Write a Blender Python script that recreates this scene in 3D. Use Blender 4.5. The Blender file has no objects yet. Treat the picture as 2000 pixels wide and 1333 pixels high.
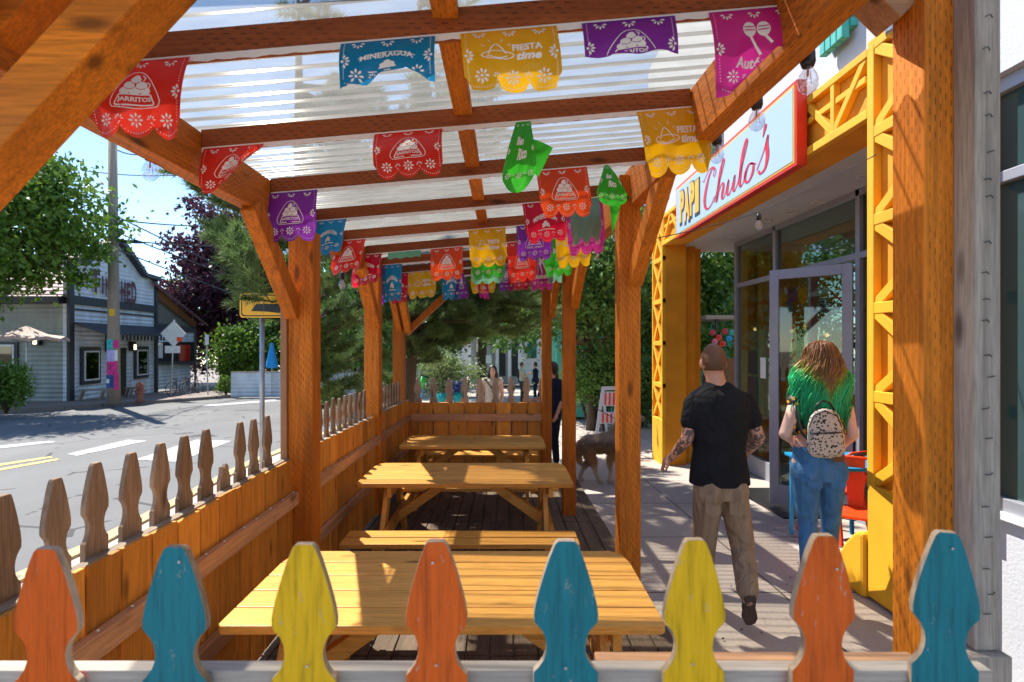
import bpy, math, random
import numpy as np
from mathutils import Vector, Matrix
random.seed(7); rng = np.random.default_rng(7)
R = math.radians
# ------------------------------------------------------------------ camera, sky, sun
SC = bpy.context.scene
FPX, VX, VY, CH = 1055.0, 985.0, 672.0, 1.80
cd = bpy.data.cameras.new('camera'); cam = bpy.data.objects.new('camera', cd)
SC.collection.objects.link(cam); SC.camera = cam
cam.location = (0, 0, CH); cam.rotation_euler = (R(90), 0, 0)
cd.sensor_width = 36; cd.lens = 36 * FPX / 2000
cd.shift_x = (1000 - VX) / 2000; cd.shift_y = -(666.5 - VY) / 2000
cd.clip_start = 0.05; cd.clip_end = 2000
cd.dof.use_dof = True; cd.dof.focus_distance = 3.4; cd.dof.aperture_fstop = 3.6
W = bpy.data.worlds.new('World'); SC.world = W; W.use_nodes = True
SUN_EL, SUN_AZ = 54, -44          # azimuth from +Y, clockwise
wn = W.node_tree.nodes; bgn = wn['Background']
sky = wn.new('ShaderNodeTexSky'); sky.sky_type = 'NISHITA'; sky.sun_disc = False
sky.sun_elevation = R(SUN_EL); sky.sun_rotation = R(SUN_AZ % 360); sky.ozone_density = 2.4; sky.dust_density = 0.0; sky.air_density = .8
W.node_tree.links.new(sky.outputs[0], bgn.inputs[0]); bgn.inputs[1].default_value = 0.13
sl = bpy.data.lights.new('sun', 'SUN'); sl.energy = 4.0; sl.angle = R(.5); sl.color = (1, .95, .86)
so = bpy.data.objects.new('sun', sl); SC.collection.objects.link(so)
so.rotation_euler = (R(90 - SUN_EL), 0, R(180 - SUN_AZ)); so.location = (-20, 20, 30)
vs = SC.view_settings; vs.view_transform = 'Standard'; vs.look = 'None'; vs.gamma = 1; vs.exposure = 1.2
SC.cycles.max_bounces = 8; SC.cycles.transparent_max_bounces = 24; SC.cycles.caustics_reflective = False; SC.cycles.caustics_refractive = False
C = SC.collection

def P(px, py, Y): return Vector(((px - VX) * Y / FPX, Y, CH - (py - VY) * Y / FPX))
def gz(Y): return 0.0 if Y < 4 else -.035 * (Y - 4)
def G(px, py):
    k = (py - VY) / FPX; Y = CH / k
    if Y > 4: Y = 1.66 / max(k - .035, .004)
    return Vector(((px - VX) * Y / FPX, Y, gz(Y)))

# ------------------------------------------------------------------ materials
def lin(r, g, b):
    f = lambda c: ((c / 255 + .055) / 1.055) ** 2.4 if c > 10 else c / 255 / 12.92
    return (f(r), f(g), f(b), 1)
class NT:
    def __init__(s, name):
        s.m = bpy.data.materials.new(name); s.m.use_nodes = True; s.t = s.m.node_tree
        s.b = s.t.nodes['Principled BSDF']; s.out = s.t.nodes['Material Output']
    def n(s, ty, _props=None, **inp):
        nd = s.t.nodes.new('ShaderNode' + ty)
        for k, v in (_props or {}).items(): setattr(nd, k, v)
        for k, v in inp.items():
            key = int(k[1:]) if k[0] == '_' and k[1:].isdigit() else k.replace('_', ' ')
            s.set(nd.inputs[key], v)
        return nd
    def set(s, sock, v):
        if isinstance(v, bpy.types.NodeSocket): s.t.links.new(v, sock)
        elif isinstance(v, bpy.types.Node): s.t.links.new(v.outputs[0], sock)
        else: sock.default_value = v
    def math(s, op, a, b=0.0, c=None):
        nd = s.n('Math', {'operation': op}); s.set(nd.inputs[0], a); s.set(nd.inputs[1], b)
        if c is not None: s.set(nd.inputs[2], c)
        return nd.outputs[0]
    def mix(s, f, a, b, mode='MIX'):
        nd = s.n('Mix', {'data_type': 'RGBA', 'blend_type': mode}); s.set(nd.inputs[0], f); s.set(nd.inputs[6], a); s.set(nd.inputs[7], b)
        return nd.outputs[2]
    def ramp(s, f, stops):
        nd = s.n('ValToRGB'); s.set(nd.inputs[0], f); e = nd.color_ramp.elements
        while len(e) < len(stops): e.new(.5)
        for el, (p, c) in zip(e, stops): el.position = p; el.color = c if len(c) == 4 else (*c, 1)
        return nd.outputs[0]
    def co(s, scale=(1, 1, 1), rnd=True, rot=(0, 0, 0)):
        tc = s.n('TexCoord'); v = tc.outputs['Object']
        if rnd:
            oi = s.n('ObjectInfo'); m = s.n('Vector' 'Math', {'operation': 'SCALE'}, _0=(31, 17, 23)); s.set(m.inputs['Scale'], oi.outputs['Random'])
            a = s.n('VectorMath', {'operation': 'ADD'}); s.set(a.inputs[0], v); s.set(a.inputs[1], m.outputs[0]); v = a.outputs[0]
        mp = s.n('Mapping', Vector=v, Scale=scale, Rotation=rot); return mp.outputs[0]
    def bump(s, h, st=.3, d=.01):
        nd = s.n('Bump', Height=h, Strength=st, Distance=d); s.set(s.b.inputs['Normal'], nd.outputs[0])
def col4(c): return c if len(c) == 4 else (*c, 1)
def mul(c, k): return (c[0] * k, c[1] * k, c[2] * k, 1)
def plain(name, c, rough=.6, metal=0, noise=.12, nscale=8, bump=.0, spec=.5):
    t = NT(name); c = col4(c)
    nz = t.n('TexNoise', Vector=t.co(), Scale=nscale, Detail=5.0)
    t.set(t.b.inputs['Base Color'], t.ramp(nz.outputs[0], [(.3, mul(c, 1 - noise)), (.7, mul(c, 1 + noise))]))
    t.b.inputs['Roughness'].default_value = rough; t.b.inputs['Metallic'].default_value = metal; t.b.inputs['Specular IOR Level'].default_value = spec
    if bump: t.bump(t.n('TexNoise', Vector=t.co(), Scale=nscale * 6, Detail=4.0).outputs[0], bump, .004)
    return t.m
def wood(name, c, axis='Z', dark=.5, inc=False, knots=True, rough=.65, weather=0, light=1.25, nail=False):
    t = NT(name); c = col4(c)
    sc = {'X': (.9, 14, 14), 'Y': (14, .9, 14), 'Z': (14, 14, .9)}[axis]
    v = t.co(sc)
    w = t.n('TexNoise', Vector=v, Scale=1.6, Detail=6.0, Roughness=.62, Distortion=.6).outputs[0]
    f = t.n('TexNoise', Vector=v, Scale=9.0, Detail=4.0, Roughness=.6).outputs[0]
    base = t.ramp(w, [(.28, mul(c, dark)), (.48, c), (.75, mul(c, light))])
    col = t.mix(t.ramp(f, [(.35, (.55,) * 3), (.6, (0,) * 3)]), base, mul(c, dark * .75))
    sc2 = tuple(x * .22 + .25 for x in sc)
    big = t.n('TexNoise', Vector=t.co(sc2), Scale=1.3, Detail=2.0).outputs[0]
    col = t.mix(t.ramp(big, [(.35, (.4,) * 3), (.65, (0,) * 3)]), col, mul(c, dark * .9))
    if knots:
        vo = t.n('TexVoronoi', Vector=t.co(tuple(min(x, 7) if x > 1 else 2.2 for x in sc)), Scale=1.0)
        col = t.mix(t.ramp(vo.outputs['Distance'], [(.07, (.9,) * 3), (.17, (0,) * 3)]), col, mul(c, .22))
    if weather:
        wn_ = t.n('TexNoise', Vector=t.co(tuple(x * .5 for x in sc)), Scale=2.5, Detail=6.0, Roughness=.7).outputs[0]
        col = t.mix(t.ramp(wn_, [(.62 - weather * .2, (0,) * 3), (.72 - weather * .2, (.85,) * 3)]), col, (.42, .36, .30, 1))
    hgt = f
    if inc:   # rows of treatment slits
        sx = t.n('SeparateXYZ', Vector=t.n('TexCoord').outputs['Object'])
        ax = {'X': 0, 'Y': 1, 'Z': 2}[axis]; oth = [i for i in range(3) if i != ax]
        u = t.math('DIVIDE', t.math('ADD', sx.outputs[oth[0]], sx.outputs[oth[1]]), .0165)
        row = t.math('FLOOR', u); fu = t.math('ABSOLUTE', t.math('SUBTRACT', t.math('FRACT', u), .5))
        vv = t.math('ADD', t.math('DIVIDE', sx.outputs[ax], .052), t.math('MULTIPLY', row, .37))
        fv = t.math('ABSOLUTE', t.math('SUBTRACT', t.math('FRACT', vv), .5))
        d = t.math('MULTIPLY', t.math('LESS_THAN', fu, .13), t.math('LESS_THAN', fv, .2))
        ms = t.n('TexNoise', Vector=t.co((3, 3, 3)), Scale=2.0).outputs[0]
        d = t.math('MULTIPLY', d, t.ramp(ms, [(.4, (.25,) * 3), (.6, (.75,) * 3)]))
        col = t.mix(d, col, mul(c, .2)); hgt = t.math('SUBTRACT', f, d)
    rv = t.n('ObjectInfo').outputs['Random']; col = t.mix(1.0, col, t.ramp(rv, [(0, (.70, .66, .60)), (.5, (.95, .93, .92)), (1, (1.12, 1.15, 1.2))]), 'MULTIPLY')
    t.set(t.b.inputs['Base Color'], col); t.b.inputs['Roughness'].default_value = rough
    t.b.inputs['Specular IOR Level'].default_value = .3
    t.bump(hgt, .35, .004)
    return t.m
def glassy(name, tint=(.9, .95, .95), alpha=.25, rough=.02):
    t = NT(name)
    tr = t.n('BsdfTransparent', Color=(*tint, 1)); gl = t.n('BsdfGlossy', Color=(1, 1, 1, 1), Roughness=rough)
    lw = t.n('LayerWeight', Blend=.5); fac = t.math('ADD', t.math('MULTIPLY', t.math('POWER', lw.outputs['Facing'], 4.0), .8), alpha)
    mx = t.n('MixShader', _0=fac); t.set(mx.inputs[1], tr); t.set(mx.inputs[2], gl)
    t.set(t.out.inputs[0], mx); return t.m
def emis(name, c, s):
    t = NT(name); e = t.n('Emission', Color=col4(c), Strength=s); t.set(t.out.inputs[0], e); return t.m
def leafmat(name, c1, c2, trans=.35, sc=1.2):
    t = NT(name)
    a = t.n('TexNoise', Vector=t.co(), Scale=sc, Detail=3.0).outputs[0]; b = t.n('TexNoise', Vector=t.co(), Scale=sc * 18, Detail=1.0).outputs[0]
    f = t.math('ADD', t.math('MULTIPLY', a, .5), t.math('MULTIPLY', b, .5))
    col = t.ramp(f, [(.36, col4(c1)), (.64, col4(c2))])
    t.set(t.b.inputs['Base Color'], col); t.b.inputs['Roughness'].default_value = .5; t.b.inputs['Specular IOR Level'].default_value = .35
    tl = t.n('BsdfTranslucent', Color=col); mx = t.n('MixShader', _0=trans); t.set(mx.inputs[1], t.b); t.set(mx.inputs[2], tl); t.set(t.out.inputs[0], mx)
    return t.m
def paper(name, c):
    t = NT(name); c = col4(c)
    nz = t.n('TexNoise', Vector=t.co(), Scale=4.0, Detail=3.0).outputs[0]
    col = t.ramp(nz, [(.3, mul(c, .85)), (.7, mul(c, 1.12))])
    t.set(t.b.inputs['Base Color'], col); t.b.inputs['Roughness'].default_value = .28; t.b.inputs['Specular IOR Level'].default_value = .5
    t.bump(t.n('TexNoise', Vector=t.co(), Scale=14.0, Detail=3.0).outputs[0], .35, .01)
    tl = t.n('BsdfTranslucent', Color=col); mx = t.n('MixShader', _0=.58); t.set(mx.inputs[1], t.b); t.set(mx.inputs[2], tl); t.set(t.out.inputs[0], mx)
    return t.m
M = {}
OR = (.76, .222, .014)
for ax in 'XYZ':
    M['post' + ax] = wood('stained_timber_' + ax.lower(), OR, ax, inc=True)
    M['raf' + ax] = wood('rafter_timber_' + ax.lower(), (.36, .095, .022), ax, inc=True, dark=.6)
    M['brd' + ax] = wood('fence_board_' + ax.lower(), (.84, .35, .052), ax, dark=.58)
    M['tim' + ax] = wood('old_timber_' + ax.lower(), OR, ax)
    M['tab' + ax] = wood('table_timber_' + ax.lower(), (.88, .43, .085), ax, dark=.62, light=1.12, rough=.42)
    M['rail' + ax] = wood('rail_timber_' + ax.lower(), (.62, .33, .17), ax, dark=.65)
    M['grey' + ax] = wood('weathered_timber_' + ax.lower(), (.44, .37, .30), ax, dark=.55, rough=.85)
M['picket'] = wood('weathered_picket', (.40, .27, .17), 'Z', dark=.5, rough=.85)
M['picket_pale'] = wood('pale_picket', (.56, .42, .29), 'Z', dark=.6, rough=.8)
M['deck'] = wood('deck_boards', (.20, .145, .10), 'Y', dark=.5, rough=.85)
def paint(name, c):
    t = NT(name); c = col4(c)
    v = t.co((14, 14, 1.0)); f = t.n('TexNoise', Vector=v, Scale=6.0, Detail=5.0, Roughness=.65).outputs[0]
    w = t.n('TexNoise', Vector=t.co((3, 3, 1.5)), Scale=3.0, Detail=6.0, Roughness=.7).outputs[0]
    col = t.ramp(f, [(.3, mul(c, .62)), (.5, c), (.75, mul(c, 1.18))])
    col = t.mix(t.ramp(w, [(.63, (0,) * 3), (.72, (.75,) * 3)]), col, mul(c, .45))
    sp = t.n('TexNoise', Vector=t.co((9, 9, 3)), Scale=5.0, Detail=8.0, Roughness=.8).outputs[0]
    col = t.mix(t.ramp(sp, [(.61, (0,) * 3), (.645, (.75,) * 3)]), col, (.42, .36, .30, 1))
    t.set(t.b.inputs['Base Color'], col); t.b.inputs['Roughness'].default_value = .55; t.b.inputs['Specular IOR Level'].default_value = .25; t.bump(f, .7, .004); return t.m
M['p_orange'] = paint('orange_paint', (.66, .110, .008)); M['p_blue'] = paint('turquoise_paint', (.008, .175, .215)); M['p_yellow'] = paint('yellow_paint', (.74, .44, .006))
M['white'] = plain('white_paint', (.75, .75, .74), .6); M['paperwhite'] = plain('white_paper', (.86, .82, .78), .7, noise=.05)
M['black'] = plain('black_paint', (.012, .012, .013), .45); M['charcoal'] = plain('charcoal_trim', (.03, .033, .04), .5)
M['steel'] = plain('galvanised_steel', (.42, .43, .44), .42, .7); M['screw'] = plain('screw_head', (.7, .7, .7), .3, .6)
M['yel'] = plain('yellow_stucco', (.86, .42, .012), .75, noise=.10, nscale=3, bump=.25); M['orn'] = plain('ochre_stucco', (.80, .30, .008), .8, noise=.14, nscale=2.5, bump=.25)
def stucco(name, c, s=60):
    t = NT(name); a = t.n('TexNoise', Vector=t.co(rnd=False), Scale=float(s), Detail=4.0, Roughness=.6).outputs[0]
    b = t.n('TexNoise', Vector=t.co(rnd=False), Scale=1.5, Detail=4.0).outputs[0]
    t.set(t.b.inputs['Base Color'], t.mix(t.ramp(b, [(.35, (.25,) * 3), (.65, (0,) * 3)]), col4(c), mul(c, .7))); t.b.inputs['Roughness'].default_value = .9
    t.bump(a, .5, .006); return t.m
M['stucco'] = stucco('white_stucco', (.60, .62, .66)); M['soffit'] = plain('soffit_paint', (.60, .60, .62), .7, noise=.05)
M['frame'] = plain('aluminium_frame', (.36, .37, .42), .42, .25, noise=.05); M['teal'] = plain('teal_paint', (.06, .42, .36), .6)
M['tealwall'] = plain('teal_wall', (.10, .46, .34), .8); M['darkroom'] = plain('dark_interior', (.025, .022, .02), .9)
M['glass'] = glassy('shop_glass', (.62, .70, .66), .07); M['glass2'] = glassy('tinted_glass', (.16, .30, .28), .10); M['glass3'] = plain('teal_grey_glass', (.045, .085, .085), .06, noise=.15, nscale=.6); M['bulb'] = glassy('bulb_glass', (.86, .90, .95), .16)
M['filament'] = plain('filament', (.8, .35, .1), .3, .5)
M['red'] = plain('red_enamel', (.72, .03, .012), .35, noise=.05); M['redor'] = plain('orange_red_metal', (.85, .07, .012), .32, noise=.06); M['bluem'] = plain('blue_enamel', (.012, .30, .62), .35)
M['signface'] = plain('sign_face', (.42, .55, .70), .4, noise=.02); M['signy'] = plain('sign_gold', (.85, .45, .03), .45, noise=.04)
# concrete with joints
def concrete(name, c, jx=1.35, jy=1.25, offx=.2, offy=.3):
    t = NT(name); c = col4(c); v = t.co(rnd=False)
    sx = t.n('SeparateXYZ', Vector=v)
    def joint(o, per, off):
        fr = t.math('FRACT', t.math('DIVIDE', t.math('ADD', o, 100 * per + off), per)); return t.math('LESS_THAN', t.math('MULTIPLY', fr, per), .014)
    j = t.math('MAXIMUM', joint(sx.outputs[0], jx, offx), joint(sx.outputs[1], jy, offy))
    n1 = t.n('TexNoise', Vector=v, Scale=1.1, Detail=6.0, Roughness=.6).outputs[0]; n2 = t.n('TexNoise', Vector=v, Scale=55.0, Detail=3.0).outputs[0]
    col = t.mix(.5, t.ramp(n1, [(.3, mul(c, .72)), (.7, mul(c, 1.12))]), t.ramp(n2, [(.3, mul(c, .8)), (.7, mul(c, 1.15))]))
    st = t.n('TexNoise', Vector=v, Scale=6.0, Detail=8.0, Roughness=.75).outputs[0]
    col = t.mix(t.ramp(st, [(.62, (0,) * 3), (.72, (.6,) * 3)]), col, mul(c, .4))
    col = t.mix(j, col, mul(c, .13)); t.set(t.b.inputs['Base Color'], col); t.b.inputs['Roughness'].default_value = .85; t.bump(t.math('SUBTRACT', n2, t.math('MULTIPLY', j, 3.0)), .3, .004); return t.m
M['walk'] = concrete('concrete_slabs', (.50, .425, .365)); M['farwalk'] = concrete('far_concrete', (.26, .21, .18), 2.0, 2.0)
def asphalt():
    t = NT('asphalt'); v = t.co(rnd=False)
    a = t.n('TexNoise', Vector=v, Scale=60.0, Detail=4.0, Roughness=.8).outputs[0]; b = t.n('TexNoise', Vector=t.co((1, .25, 1), False), Scale=.7, Detail=5.0).outputs[0]
    cr = t.n('TexVoronoi', {'feature': 'DISTANCE_TO_EDGE'}, Vector=t.co(rnd=False), Scale=.45); nz = t.n('TexNoise', Vector=v, Scale=1.5, Detail=3.0).outputs[0]
    col = t.mix(.5, t.ramp(a, [(.3, (.09,) * 3), (.7, (.21, .205, .20))]), t.ramp(b, [(.3, (.10,) * 3), (.7, (.18,) * 3)]))
    k = t.math('MULTIPLY', t.math('LESS_THAN', cr.outputs[0], .012), t.math('GREATER_THAN', nz, .5))
    t.set(t.b.inputs['Base Color'], t.mix(k, col, (.04, .04, .04, 1))); t.b.inputs['Roughness'].default_value = .8; t.bump(a, .4, .01); return t.m
M['asphalt'] = asphalt(); M['dirt'] = plain('earth', (.16, .12, .08), .95, noise=.3, nscale=.8, bump=.4); M['grassy'] = plain('verge', (.07, .10, .03), .95, noise=.4, nscale=2, bump=.4)
def worn(name, c):
    t = NT(name); v = t.co(rnd=False); a = t.n('TexNoise', Vector=v, Scale=9.0, Detail=7.0, Roughness=.75).outputs[0]
    t.set(t.b.inputs['Base Color'], t.ramp(a, [(.40, (.18, .18, .175)), (.5, col4(c))])); t.b.inputs['Roughness'].default_value = .8; return t.m
M['roadwhite'] = worn('worn_white_line', (.55, .54, .51)); M['roadyellow'] = worn('worn_yellow_line', (.70, .50, .14)); M['curbyel'] = worn('worn_yellow_kerb', (.55, .42, .2))
def corr(name, c, per=.075, axis=2, rough=.4, metal=.3):   # corrugated metal siding
    t = NT(name); v = t.co(rnd=False); sx = t.n('SeparateXYZ', Vector=v)
    s = t.math('SINE', t.math('MULTIPLY', sx.outputs[axis], 2 * math.pi / per))
    n1 = t.n('TexNoise', Vector=t.co((1, 1, .3), False), Scale=2.0, Detail=5.0).outputs[0]
    t.set(t.b.inputs['Base Color'], t.ramp(n1, [(.3, mul(c, .75)), (.7, mul(c, 1.12))])); t.b.inputs['Roughness'].default_value = rough; t.b.inputs['Metallic'].default_value = metal
    t.bump(s, .45, per * .3); return t.m
M['tin'] = corr('corrugated_tin', (.80, .85, .90), .20, metal=.0); M['tingreen'] = corr('corrugated_olive_tin', (.34, .36, .31), .20, metal=.0); M['tinroof'] = corr('rust_red_roof', (.15, .05, .045), .45, 1, .5, .1)
def roofsheet():
    t = NT('clear_corrugated_sheet')
    nz = t.n('TexNoise', Vector=t.co((2, 20, 1), False), Scale=3.0, Detail=5.0).outputs[0]
    k = t.ramp(nz, [(.3, (.19, .185, .17)), (.7, (.28, .275, .255))])
    lw = t.n('LayerWeight', Blend=.5); g = t.math('POWER', lw.outputs['Facing'], 2.6)
    tr = t.n('BsdfTransparent', Color=t.mix(g, (.97, .94, .86, 1), (.12, .12, .11, 1))); tl = t.n('BsdfTranslucent', Color=k); gl = t.n('BsdfGlossy', Color=(.9, .9, .9, 1), Roughness=.15)
    m1 = t.n('MixShader', _0=t.math('MINIMUM', t.math('ADD', .54, t.math('MULTIPLY', g, 1.0)), .93)); t.set(m1.inputs[1], tr); t.set(m1.inputs[2], tl)
    m2 = t.n('MixShader', _0=t.math('ADD', .03, t.math('MULTIPLY', g, .15))); t.set(m2.inputs[1], m1); t.set(m2.inputs[2], gl)
    t.set(t.out.inputs[0], m2); return t.m
M['roof'] = roofsheet()
M['leaf'] = leafmat('maple_leaves', (.05, .11, .015), (.20, .34, .04)); M['leafdark'] = leafmat('dark_leaves', (.03, .09, .018), (.18, .32, .06)); M['leafpale'] = leafmat('pale_leaves', (.12, .20, .05), (.40, .46, .20))
M['plum'] = leafmat('plum_leaves', (.030, .010, .018), (.13, .035, .06), .25); M['needle'] = leafmat('pine_needles', (.05, .11, .03), (.26, .36, .11), .35, 2)
M['needlelit'] = leafmat('lit_pine_needles', (.06, .12, .03), (.20, .30, .09), .3, 2)
M['bark'] = wood('bark', (.12, .085, .06), 'Z', dark=.4, knots=False, rough=.95)
M['polewood'] = wood('utility_pole_timber', (.50, .42, .35), 'Z', dark=.7, rough=.9)
M['skin'] = plain('skin', (.62, .33, .23), .5, noise=.06); M['skinpale'] = plain('pale_skin', (.74, .47, .38), .5, noise=.05)
def tattoo():
    t = NT('tattooed_skin'); v = t.co(rnd=False)
    a = t.n('TexNoise', Vector=v, Scale=22.0, Detail=3.0, Distortion=1.6).outputs[0]; b = t.n('TexNoise', Vector=v, Scale=5.0, Detail=1.0).outputs[0]
    k = t.math('MULTIPLY', t.ramp(a, [(.47, (0,) * 3), (.52, (.9,) * 3)]), t.ramp(b, [(.35, (0,) * 3), (.45, (1,) * 3)]))
    sx = t.n('SeparateXYZ', Vector=v); k = t.math('MULTIPLY', k, t.math('LESS_THAN', sx.outputs[2], 1.42))
    col = t.mix(k, (.60, .31, .21, 1), (.06, .05, .055, 1)); t.set(t.b.inputs['Base Color'], col); t.b.inputs['Roughness'].default_value = .5; return t.m
M['tattoo'] = tattoo()
def cloth(name, c, rough=.85, folds=.6, sc=(5, 5, 2.2)):
    t = NT(name); c = col4(c)
    a = t.n('TexNoise', Vector=t.co(sc), Scale=2.0, Detail=3.0, Distortion=1.2).outputs[0]; b = t.n('TexNoise', Vector=t.co(), Scale=250.0).outputs[0]
    t.set(t.b.inputs['Base Color'], t.ramp(a, [(.3, mul(c, .8)), (.7, mul(c, 1.2))])); t.b.inputs['Roughness'].default_value = rough; t.b.inputs['Specular IOR Level'].default_value = .2
    t.bump(t.math('ADD', a, t.math('MULTIPLY', b, .02)), folds, .05); return t.m
M['tee'] = cloth('black_cotton', (.014, .015, .019), folds=1.0, sc=(4, 4, 3)); M['khaki'] = cloth('khaki_cotton', (.33, .235, .155), folds=1.0); M['jeans'] = cloth('blue_denim', (.075, .21, .42), folds=.5)
M['navy'] = cloth('navy_cloth', (.012, .018, .035)); M['creamc'] = cloth('cream_cloth', (.55, .48, .38)); M['shoe'] = plain('black_suede', (.02, .02, .022), .7); M['sole'] = plain('rubber_sole', (.07, .045, .035), .8)
M['hairbrown'] = plain('short_brown_hair', (.085, .045, .025), .6, nscale=60, noise=.3); M['hairdark'] = plain('dark_hair', (.02, .014, .012), .5)
def ombre(x0=0.0):
    t = NT('brown_to_green_hair'); v = t.co(rnd=False); sx = t.n('SeparateXYZ', Vector=v)
    nz = t.n('TexNoise', Vector=t.co((12, 12, 3), False), Scale=2.0, Detail=3.0).outputs[0]
    h = t.math('SUBTRACT', t.math('ADD', sx.outputs[2], t.math('MULTIPLY', nz, .16)), t.math('MULTIPLY', t.math('ABSOLUTE', t.math('SUBTRACT', sx.outputs[0], x0)), 1.15))
    col = t.ramp(t.math('DIVIDE', t.math('SUBTRACT', h, 1.22), .65), [(.0, (.02, .42, .17)), (.36, (.05, .74, .32)), (.46, (.12, .58, .16)), (.54, (.42, .42, .07)), (.62, (.44, .24, .08)), (.92, (.28, .125, .055))])
    t.set(t.b.inputs['Base Color'], col); t.b.inputs['Roughness'].default_value = .38
    tl = t.n('BsdfTranslucent', Color=col); mx = t.n('MixShader', _0=.25); t.set(mx.inputs[1], t.b); t.set(mx.inputs[2], tl); t.set(t.out.inputs[0], mx); return t.m

def floral(name, base, dots, sc=28):
    t = NT(name); vo = t.n('TexVoronoi', Vector=t.co(rnd=False), Scale=float(sc)); 
    t.set(t.b.inputs['Base Color'], t.mix(t.ramp(vo.outputs['Distance'], [(.33, (1,) * 3), (.42, (0,) * 3)]), col4(base), col4(dots))); t.b.inputs['Roughness'].default_value = .6; return t.m
M['floral'] = floral('floral_top_cloth', (.015, .013, .012), (.75, .36, .03)); M['pack'] = floral('patterned_pack', (.55, .48, .42), (.02, .02, .02), 52)

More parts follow.
